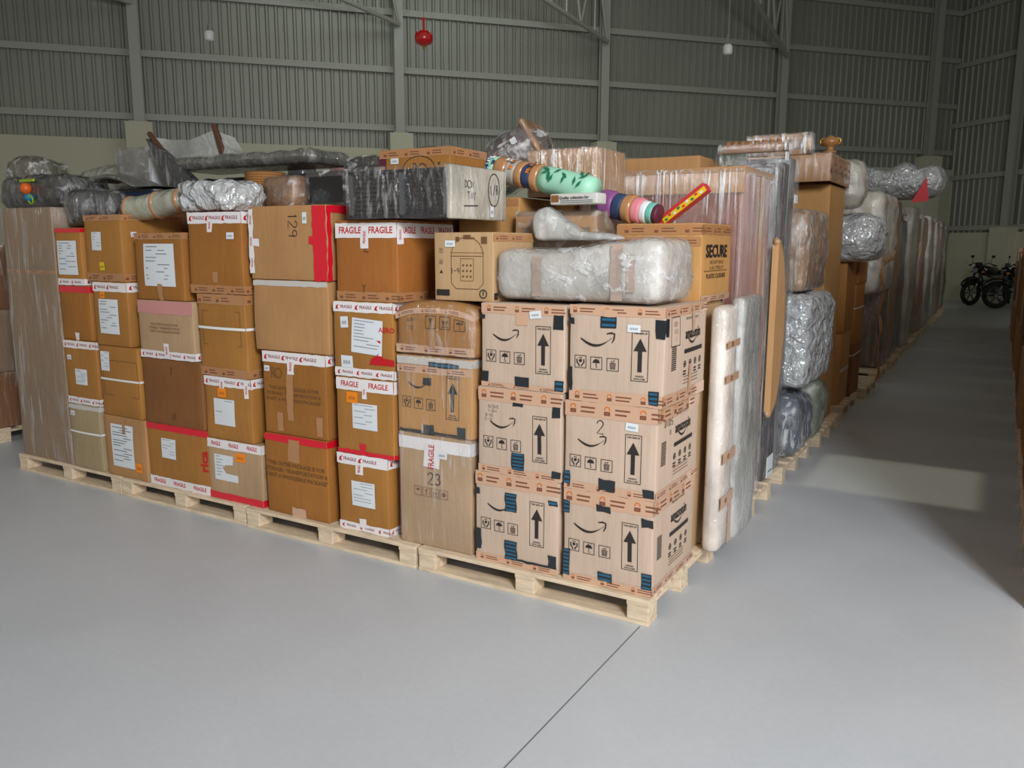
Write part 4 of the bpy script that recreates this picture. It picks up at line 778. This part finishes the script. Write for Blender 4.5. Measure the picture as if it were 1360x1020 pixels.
# heap behind, carrying nothing visible: the neighbouring rows are lower
# stacks beyond on the left edge
pl = make_pallet(-6.75, -5.56, .35, 1.3, 'pallet of the neighbouring row at the left edge of the picture')
for z0, z1, mt, lb in ((Z0, .56, 'old_brown', 'dim brown carton at the left edge, bottom of the neighbouring stack'), (.56, 1.05, 'brown_wrap', 'dim wrapped carton at the left edge, middle of the neighbouring stack'), (1.05, 1.55, 'old_brown', 'dim brown carton at the left edge, top of the neighbouring stack')):
    o, b = carton(-6.1, -5.58, .37, .85, z0, z1, mt, lb, int(z0*50)); film_over(b, o, 'film', .006)

# ------------------------------------------------------------------ aisle side, front to back
# paper covered roll and bubble wrapped panel
t = empty('paper_roll', (.05, .735, Z0)); tag(t, 'upright roll in pinkish white paper and orange tape, beside the smile-arrow boxes', 'roll')
bx = Soft(.085, .20, 1.17, 101, .004, .006, .038, 2.5); e_ = bx.body('wrapping', 'paper_wrap', t, None, step=.05)
for z, h in ((.82, .035), (.44, .05), (.22, .06), (.98, .03)):
    mm = MM(); bx.patch(mm, 'R', .0, z, .22, z+h, 'tape_tan', .0035, 0, .006); bx.shape(mm, 'R', .08, z+h/2, rect_outline(.03, .02, .006), 'tape_ink', .0045); mm.build('tape', e_)
mm = MM(); bx.patch(mm, 'R', .13, .02, .19, .22, 'tape_tan', .004, 0, .006); mm.build('tape', e_)
bx = Soft(.07, .36, 1.20, 102, .008, .012, .03, 2.5); o = bx.body('bubble_wrapped_board', 'wrap_clear_grey', None, (.068, 1.045, Z0), step=.05); tag(o, 'grey bubble-wrapped panel with faint writing, leaning on the rose wrapped wardrobe', 'wrapped board'); film_over(bx, o, 'film', .006)
marks(bx, o, [('R', .20, .92, hand('NWSSN'), .018), ('R', .22, .78, hand('3D'), .022, 'ink', -.3), ('R', .22, .70, hand('NW'), .03, 'ink', -PI/2), ('R', .2, .62, hand('NB'), .02)], 'handwriting')
# wardrobe
t = empty('wrapped_wardrobe', (-.46, 1.46, Z0)); tag(t, 'tall maroon wardrobe with cardboard edges, tightly wound in streaky film', 'wardrobe')
bx = Soft(.84, .56, 1.80, 103, .003, .003, .008, 2); bx.body('cabinet', 'maroon', t, None, step=.06); 
s2 = Soft(.02, .56, 1.80, 104, .002, .002, .005, 2); s2.body('side_board', 'rose_board', t, (.432, 0, 0), step=.08)
mm = MM(); mm.box(-.45, .455, -.30, .30, 1.80, 1.83, 'tan', .004); mm.box(-.45, .455, -.302, -.288, 1.70, 1.80, 'tan', .003); mm.box(-.45, -.39, -.302, -.288, 0, 1.7, 'tan', .003); mm.box(.444, .46, .06, .085, .9, 1.8, 'tan', .002); mm.build('cardboard_edge', t)
bx = Soft(.91, .60, 1.82, 105, .004, .010, .02, 2.5); bx.body('stretch_film', 'film_rose', t, (0, 0, .0), .012, step=.06)
# semicircular table leaf
t = empty('table_leaf', (.015, 1.80, .58)); tag(t, 'half-round tan table leaf on edge between the wardrobe and the dark panels', 'table leaf')
mm = MM(); n = 28; vs = []
for s_ in (-.018, .018):
    vs += [(s_, .0, 0)]+[(s_, .23*math.sin(PI*i/n), .5-.5*math.cos(PI*i/n)) for i in range(1, n)]+[(s_, 0, 1.0)]
k = n+1; mm.add(vs, [tuple(range(k))[::-1], tuple(range(k, 2*k))]+[(i, (i+1) % k, k+(i+1) % k, k+i) for i in range(k)], 'leaf_wood'); mm.build('board', t)
mm = MM(); mm.tube([(.0, .24*math.sin(PI*i/n), .5-.5*math.cos(PI*i/n)) for i in range(n+1)], .022, 'wrap_tan', 8); mm.build('edge_wrap', t, smooth=True)
# dark panels
t = empty('stacked_boards', (-.215, 2.22, Z0)); tag(t, 'dark flat boards stood on end and wound in film, behind the wardrobe', 'boards')
for y, w, mt, h in ((-.17, .13, 'panel_dark', 1.90), (-.02, .12, 'panel_dark', 1.93), (.13, .16, 'panel_grey', 1.97)):
    bx = Soft(.36, w, h, int(y*100+130), .003, .005, .012, 2.5); bx.body('panel', mt, t, (0, y, 0), step=.06)
bx = Soft(.385, .50, 1.98, 108, .006, .008, .02, 2.5); bx.body('stretch_film', 'film', t, (0, -.0, 0), .012, step=.06)
mm = MM(); mm.box(.206, .210, -.25, -.10, .03, .16, 'paper'); mm.box(.2105, .212, -.22, -.13, .06, .07, 'paper_lines'); mm.build('paper_label', t)
for q, (yy, zz) in enumerate(((.1, 1.7), (-.2, 1.93))): mm = MM(); mm.box(.205, .211, yy, yy+.07, zz, zz+.05, 'paper'); mm.build('paper_label', t)
# carved headboard on top
def hbl(x0, x1, y0, z0, h, lab, tilt):
    t = empty('carved_headboard', ((x0+x1)/2, y0, z0)); tag(t, lab, 'headboard'); w = (x1-x0)/2; t.rotation_euler = (tilt, 0, .0)
    mm = MM(); mm.box(-w, w, 0, .04, 0, .03, 'wood_carved', .006); mm.box(-w, w, 0, .04, h-.035, h, 'wood_carved', .006); mm.box(-w, -w+.03, 0, .04, 0, h, 'wood_carved', .006); mm.box(w-.03, w, 0, .04, 0, h, 'wood_carved', .006); mm.build('frame', t)
    mm = MM(); mm.box(-w+.03, w-.03, .012, .028, .03, h-.03, 'wood_dark')
    n = max(3, int(2*w/.05))
    for i in range(n): mm.lathe((-w+.05+i*(2*w-.1)/(n-1), .008, .04), [(.004, 0), (.016, .02), (.008, h*.4), (.018, h*.55), (.004, h-.08)], 'wood_carved', 8)
    mm.build('carved_panel', t, smooth=True); bx = Soft(2*w+.02, .06, h, 110, 0, .006, .012, 4); bx.body('stretch_film', 'film_heavy', t, (0, .02, 0), .006)
hbl(-.30, .08, 2.28, 2.102, .125, 'larger carved brown headboard in film on top of the dark panels', 0)
hbl(-.40, .0, 2.02, 2.10, .05, 'low carved brown rail in film lying in front of the headboard', 0)
t = empty('carved_finial', (-.06, 3.68, 2.246)); tag(t, 'small carved wooden ornament standing on the top brown carton', 'ornament'); mm = MM()
mm.lathe((0, 0, 0), [(.0, 0), (.05, 0), (.05, .012), (.025, .02), (.03, .05), (.062, .065), (.06, .10), (.03, .115), (.02, .125), (0, .13)], 'wood_carved', 16); mm.build('turned_body', t, smooth=True)
mm = MM()
for sx in (-1, 1): mm.torus((sx*.05, 0, .085), (0, 1, 0), .022, .009, 'brass', 14, 6)
mm.build('scroll', t, smooth=True)
# bundles on the third pallet
bag('wrapped_bundle', 'white and dark-blue bundle in film on the pallet, bottom of the silver bundles', 'bundle', (-.17, 2.83, Z0), (.42, .54, .44), 'wrap_blue', 111, .02, film_m='film_heavy')
bag('wrapped_bundle', 'green-grey bundle in film on the pallet, right of the blue one', 'bundle', (-.16, 3.40, Z0), (.42, .40, .46), 'wrap_green_grey', 112, .02, film_m='film')
bag('silver_bundle', 'silver foil bundle resting on the blue and green-grey bundles', 'bundle', (-.14, 3.08, .60), (.42, .92, .62), 'foil', 113, .018, .08, film_m='film')
bag('tan_bundle', 'tan carton-like bundle in puckered film, topmost of the bundles by the dark panels', 'bundle', (-.19, 3.10, 1.25), (.38, .78, .54), 'wrap_tan', 114, .012, .05, film_m='film_heavy')
o, b = carton(-.62, -.05, 3.76, 4.44, Z0, 2.03, 'orange_tan', 'very tall smooth orange-tan carton behind the silver bundles', 115, bulge=.004)
mm = MM(); b.patch(mm, 'F', .0, 1.62, .30, 1.76, 'black', .003); b.patch(mm, 'F', .0, 1.83, .2, 1.88, 'black', .003); mm.build('printed_panel', o)
o, b = carton(-.64, -.02, 3.55, 4.42, 2.032, 2.24, 'tan', 'tan carton lying across the top of the very tall carton', 116); tape(b, o, 'brown', .02, .19, 'R'); film_over(b, o, 'film', .006)
b_ = bag('wrapped_bundle', 'pale greyish bundle hanging at the top beside the tan carton', 'bundle', (-.12, 4.66, 1.87), (.38, .34, .40), 'wrap_pale', 118, .015, film_m='film')
bag('silver_bundle', 'crumpled silver bundle jutting into the aisle below the pale bundle', 'bundle', (-.04, 4.98, 1.42), (.46, .62, .40), 'foil', 119, .05, film_m='film')
o, b = carton(-.64, -.06, 4.86, 5.36, Z0, .78, 'orange_tan', 'orange-brown carton on the aisle pallet just past the very tall one', 120); tape(b, o, 'print', .3, .33, 'R')
o, b = carton(-.64, -.05, 4.84, 5.36, .78, 1.42, 'amber', 'orange-brown carton under the crumpled silver bundle', 121)
o, b = carton(-.64, -.04, 5.40, 5.95, Z0, .62, 'old_brown', 'brown carton with a strap, bottom of the second aisle stack past the tall carton', 122); strap(b, o, .4)
o, b = carton(-.64, -.04, 5.40, 5.95, .62, 1.20, 'amber', 'brown carton with a strap, middle of the aisle stack below the yellowish one', 123); strap(b, o, .35)
o, b = carton(-.64, -.03, 5.42, 5.97, 1.20, 1.80, 'amber_deep', 'yellowish brown carton on top of the strapped aisle stack', 124)
bag('cloth_bundle', 'white cloth bundle tied with orange-brown tape, hanging high on the aisle side', 'bundle', (-.2, 6.70, 1.07), (.54, 1.3, 1.04), 'wrap_white', 125, .035, .10, 2.2)
mm = MM(); mm.tube([(.10+.02*math.sin(i*1.3), 6.17+.05*math.sin(i*.9), .18+i*.085) for i in range(16)], [.012+.007*math.sin(i*2.1) for i in range(16)], 'tape_brown', 7); mm.tube([(.12, 6.17, 1.42), (.15, 6.35, 1.44), (.14, 6.6, 1.50)], .018, 'tape_brown', 7); tag(mm.build('brown_strap', None), 'twisted orange-brown strap running down the white cloth bundle', 'strap')
o, b = bag('silver_pillow', 'big silver pillow bundle lying on top above the aisle', 'pillow', (-.02, 8.45, 2.13), (.92, .5, .42), 'foil_soft', 127, .03, .17, 3.4, pinch=lambda a, b_, c, p: Vector((0, 0, .035*(math.cos(a*7.5)-.6)*max(0, c))), film_m='film')
mm = MM(); mm.add([(.12, 8.13, 2.08), (.27, 8.11, 2.38), (.31, 8.16, 2.10), (.18, 8.24, 2.12)], [(0, 2, 1), (0, 1, 3), (1, 2, 3), (0, 3, 2)], 'rib_red'); tag(mm.build('red_flag', None), 'pointed red scrap of cloth sticking out under the silver pillow', 'cloth')
RW = random.Random(9)
spec = [(7.56, 8.1, 1.9, 'wrap_dusk', 'brown-grey wrapped column just past the white cloth bundle'), (8.15, 8.9, 2.12, 'brown_wrap', 'brown board column under the silver pillow'), (9.0, 9.9, 2.0, 'wrap_dark', 'dark wrapped cupboard with pale bands, two places past the silver pillow'), (10.0, 10.9, 2.12, 'wrap_pale', 'white-topped wrapped column in the middle of the far aisle side'),
        (11.1, 12.0, 2.1, 'wrap_dusk', 'dim brown wrapped column beyond the white-topped one'), (12.2, 13.1, 2.05, 'wrap_brown', 'dim brown wrapped column in the far third of the aisle'), (13.3, 14.2, 2.1, 'wrap_pale', 'dim pale wrapped column in the far third of the aisle'), (14.4, 15.3, 2.1, 'wrap_dusk', 'dim grey-brown column near the far end of the aisle'), (15.5, 16.4, 2.05, 'wrap_pale', 'pale wrapped column near the far end of the aisle'), (16.6, 17.6, 2.1, 'wrap_brown', 'brown wrapped column, third from the far end of the aisle'), (17.8, 18.7, 2.05, 'wrap_pale', 'pale wrapped column, second from the far end of the aisle'), (18.9, 19.8, 1.95, 'wrap_dusk', 'last wrapped column of the aisle, nearest the motorcycles')]
for i, (a, c, h, mt, lb) in enumerate(spec):
    bx = Soft(.62, c-a, h-Z0, 140+i, .01, .028, .05, 2.6); o = bx.body('wrapped_column', mt, None, (-.33+RW.uniform(-.04, .03), (a+c)/2, Z0), step=.07); tag(o, lb, 'wrapped goods', 'wrapped goods along the far aisle')
    film_over(bx, o, 'film', .01)
    if i % 2 == 0:
        mm = MM(); bx.patch(mm, 'R', 0, h-.22, c-a, h-.15, 'tape_white', .02); mm.build('tape', o)
# ------------------------------------------------------------------ right-hand row at the picture edge
pr_ = make_pallet(1.345, 2.55, 1.0, 1.95, 'pallet at the right edge of the picture, nearest of the right-hand row', 'pallets of the right-hand row')
ys = 2.2
for i in range(11): copy_tree(pr_, (1.9475, ys+.475, 0), 'shaded pallet in the right-hand row along the aisle', 'pallets of the right-hand row'); ys += 1.2
y = 1.0; i = 0; names = ['nearest', 'second', 'third', 'fourth', 'fifth', 'sixth', 'seventh', 'eighth', 'ninth', 'tenth', 'eleventh', 'twelfth']
while i < 12:
    h = [1.30, 1.36, 1.2, 1.42][i % 4]+(.95 if i < 4 else .12)
    o, b = carton(1.345+.01*(i % 3), 2.5, y, y+.9, Z0, .70, ['tan', 'old_brown', 'amber'][i % 3], 'shaded lower carton, %s stack of the right-hand row from the camera' % names[i], 170+i, group='right-hand row')
    o, b = carton(1.35+.01*(i % 2), 2.48, y, y+.88, .70, h, ['amber_deep', 'dark_card', 'dull_tan'][i % 3], 'shaded upper carton, %s stack of the right-hand row from the camera' % names[i], 190+i, group='right-hand row'); tape(b, o, 'brown', b.h-.08, b.h-.02, 'FL')
    y += 1.2; i += 1
# ------------------------------------------------------------------ hanging lamps and the ceiling extinguisher
def lamp(p, lab):
    t = empty('hanging_lamp', p); tag(t, lab, 'lamp', 'white lamps hung from the roof')
    mm = MM(); mm.tube([(0, 0, .15), (0, 0, TOP-p[2])], .004, 'galv', 6); mm.build('cord', t)
    mm = MM(); mm.lathe((0, 0, 0), [(.0, .16), (.016, .15), (.018, .10), (.03, .09), (.045, .06)], 'galv', 14); mm.torus((0, 0, .175), (0, 1, 0), .016, .004, 'galv', 12, 5); mm.build('cap', t, smooth=True)
    mm = MM(); mm.lathe((0, 0, 0), [(.045, .06), (.062, .04), (.062, -.05), (.05, -.065), (0, -.07)], 'white_plastic', 16); mm.build('shade', t, smooth=True)
lamp((-8.29, 4.92, 4.32), 'white lamp hanging at the upper left before the back wall'); lamp((-2.29, 8.44, 4.16), 'white lamp hanging at the upper right, above the wrapped wardrobe')
t = empty('fire_extinguisher', (-5.81, 6.38, 4.30)); tag(t, 'round red fire extinguisher hanging from the roof on a red bracket', 'fire extinguisher')
mm = MM(); mm.lathe((0, 0, 0), [(0, .10), (.05, .098), (.10, .075), (.122, .03), (.122, -.03), (.10, -.075), (.05, -.098), (0, -.10)], 'red_paint', 26); mm.build('tank', t, smooth=True)
mm = MM(); mm.box(-.012, .012, -.008, .008, .095, .24, 'red_paint'); mm.box(-.045, .045, -.012, .012, .235, .25, 'red_paint'); mm.build('bracket', t)
mm = MM(); mm.tube([(0, 0, .25), (0, 0, TOP-4.30)], .005, 'galv', 6); mm.build('rod', t)
mm = MM(); mm.lathe((0, 0, -.10), [(.03, 0), (.024, -.02), (.012, -.03), (.022, -.045), (0, -.05)], 'brass', 12); mm.build('nozzle', t, smooth=True)
# ------------------------------------------------------------------ motorcycles
def motorcycle(p, rz, lab, steer=.25):
    t = empty('motorcycle', p, rz); t.scale = (1.1, 1.1, 1.1); tag(t, lab, 'motorcycle', 'parked motorcycles')
    def wheel(c, nm):
        c = Vector(c); mm = MM(); mm.torus(c, (0, 1, 0), .255, .052, 'rubber', 32, 10); w = mm.build(nm, t, smooth=True)
        mm = MM(); mm.torus(c, (0, 1, 0), .205, .016, 'gloss_black', 30, 6); mm.tube([c-Vector((0, .06, 0)), c+Vector((0, .06, 0))], .035, 'steel', 12)
        for i in range(6): a = i*PI/3; mm.tube([c, c+Vector((math.cos(a)*.2, 0, math.sin(a)*.2))], .014, 'gloss_black', 6)
        mm.torus(c+Vector((0, -.05, 0)), (0, 1, 0), .10, .008, 'chrome', 20, 5); mm.build('rim', w)
    wheel((.64, 0, .307), 'front_wheel'); wheel((-.66, 0, .307), 'rear_wheel')
    mm = MM()
    for s_ in (-1, 1): mm.tube([(.64, s_*.085, .307), (.44, s_*.085, .86)], .022, 'chrome', 10); mm.tube([(.56, s_*.085, .53), (.43, s_*.085, .90)], .030, 'black', 10)
    mm.build('fork', t, smooth=True)
    mm = MM(); pts = [(.64+.345*math.cos(a), 0, .307+.345*math.sin(a)) for a in [math.radians(x) for x in range(30, 151, 12)]]; mm.tube(pts, [.03]+[.065]*(len(pts)-2)+[.03], 'gloss_black', 10); mm.build('front_fender', t, smooth=True)
    bx = Soft(.50, .30, .24, 201, .02, .003, .10, 3, pinch=lambda a, b_, c, q: Vector((0, -.06*b_*(a < 0)*(-a), .03*a*(c > 0)))); bx.body('fuel_tank', 'gloss_black', t, (.12, 0, .72))
    bx = Soft(.66, .25, .11, 202, .01, .002, .05, 3, pinch=lambda a, b_, c, q: Vector((0, .05*b_*a, .10*max(0, -a)**1.5))); bx.body('seat', 'black', t, (-.42, 0, .75))
    bx = Soft(.36, .28, .34, 203, .01, .006, .05, 4); en = bx.body('engine', 'grey_dark', t, (.02, 0, .30)); mm = MM()
    for i in range(6): mm.box(.02, .22, -.13, .13, .50+i*.03, .512+i*.03, 'steel')
    mm.build('cooling_fins', t)
    mm = MM(); mm.tube([(.40, 0, .86), (.30, 0, .62), (.22, 0, .33), (-.20, 0, .33), (-.26, 0, .60), (.30, 0, .76)], .022, 'black', 8)
    for s_ in (-1, 1): mm.tube([(-.2, s_*.09, .38), (-.66, s_*.09, .307)], .02, 'black', 8); mm.tube([(-.64, s_*.12, .36), (-.50, s_*.13, .76)], .024, 'chrome', 8); mm.tube([(-.24, s_*.09, .62), (-.86, s_*.08, .82)], .014, 'black', 6)
    mm.build('chassis', t, smooth=True)
    mm = MM(); mm.tube([(.20, -.12, .40), (.24, -.15, .24), (0, -.16, .20), (-.30, -.16, .24), (-.85, -.17, .36)], [.02, .02, .022, .045, .05], 'chrome', 12); mm.build('exhaust', t, smooth=True)
    mm = MM(); mm.tube([(.34, -.36, .98), (.40, -.22, 1.03), (.42, 0, .96), (.40, .22, 1.03), (.34, .36, .98)], .012, 'black', 8)
    for s_ in (-1, 1): mm.tube([(.36, s_*.30, .995), (.33, s_*.40, .965)], .019, 'rubber', 8); mm.tube([(.38, s_*.28, 1.0), (.47, s_*.37, 1.0)], .006, 'chrome', 6)
    hb = mm.build('handlebar', t, smooth=True)
    for s_ in (-1, 1): mm = MM(); mm.tube([(.38, s_*.24, 1.02), (.36, s_*.30, 1.18)], .006, 'black', 6); mm.box(.345, .36, s_*.30-.05, s_*.30+.05, 1.16, 1.22, 'black', .006); mm.build('mirror', t)
    mm = MM(); mm.tube([(.44, 0, .88), (.50, 0, .88), (.56, 0, .87)], [.07, .095, .085], 'gloss_black', 16); mm.tube([(.56, 0, .87), (.567, 0, .87)], .075, 'lamp_glass', 16); mm.box(.42, .50, -.07, .07, .96, 1.05, 'black', .01); mm.build('headlight', t)
    for s_ in (-1, 1): mm = MM(); mm.tube([(.46, s_*.08, .82), (.48, s_*.17, .82)], .007, 'black', 6); mm.tube([(.46, s_*.17, .82), (.52, s_*.18, .82)], .022, 'mark_orange', 8); mm.build('indicator', t)
    bx = Soft(.40, .20, .13, 204, .01, .003, .05, 3, pinch=lambda a, b_, c, q: Vector((0, 0, -.10*a))); bx.body('tail_panel', 'gloss_black', t, (-.68, 0, .73))
    mm = MM(); mm.box(-.93, -.90, -.05, .05, .78, .83, 'red_paint', .006); mm.build('tail_light', t)
    pts = [(-.66+.36*math.cos(a), 0, .307+.36*math.sin(a)) for a in [math.radians(x) for x in range(60, 190, 14)]]; mm = MM(); mm.tube(pts, [.03]+[.07]*(len(pts)-2)+[.03], 'black', 8); mm.build('rear_fender', t, smooth=True)
    mm = MM(); mm.tube([(-.05, .15, .28), (-.12, .28, .01)], .011, 'black', 6); mm.build('side_stand', t)
    return t
motorcycle((.93, 23.0, 0), math.radians(229), 'black motorcycle parked nearest the row end, its front wheel turned to the camera')
motorcycle((1.75, 21.75, 0), math.radians(196), 'black motorcycle in front at the right, partly cut off by the right-hand row')
motorcycle((2.75, 21.5, 0), math.radians(215), 'third black motorcycle, mostly hidden at the right edge')
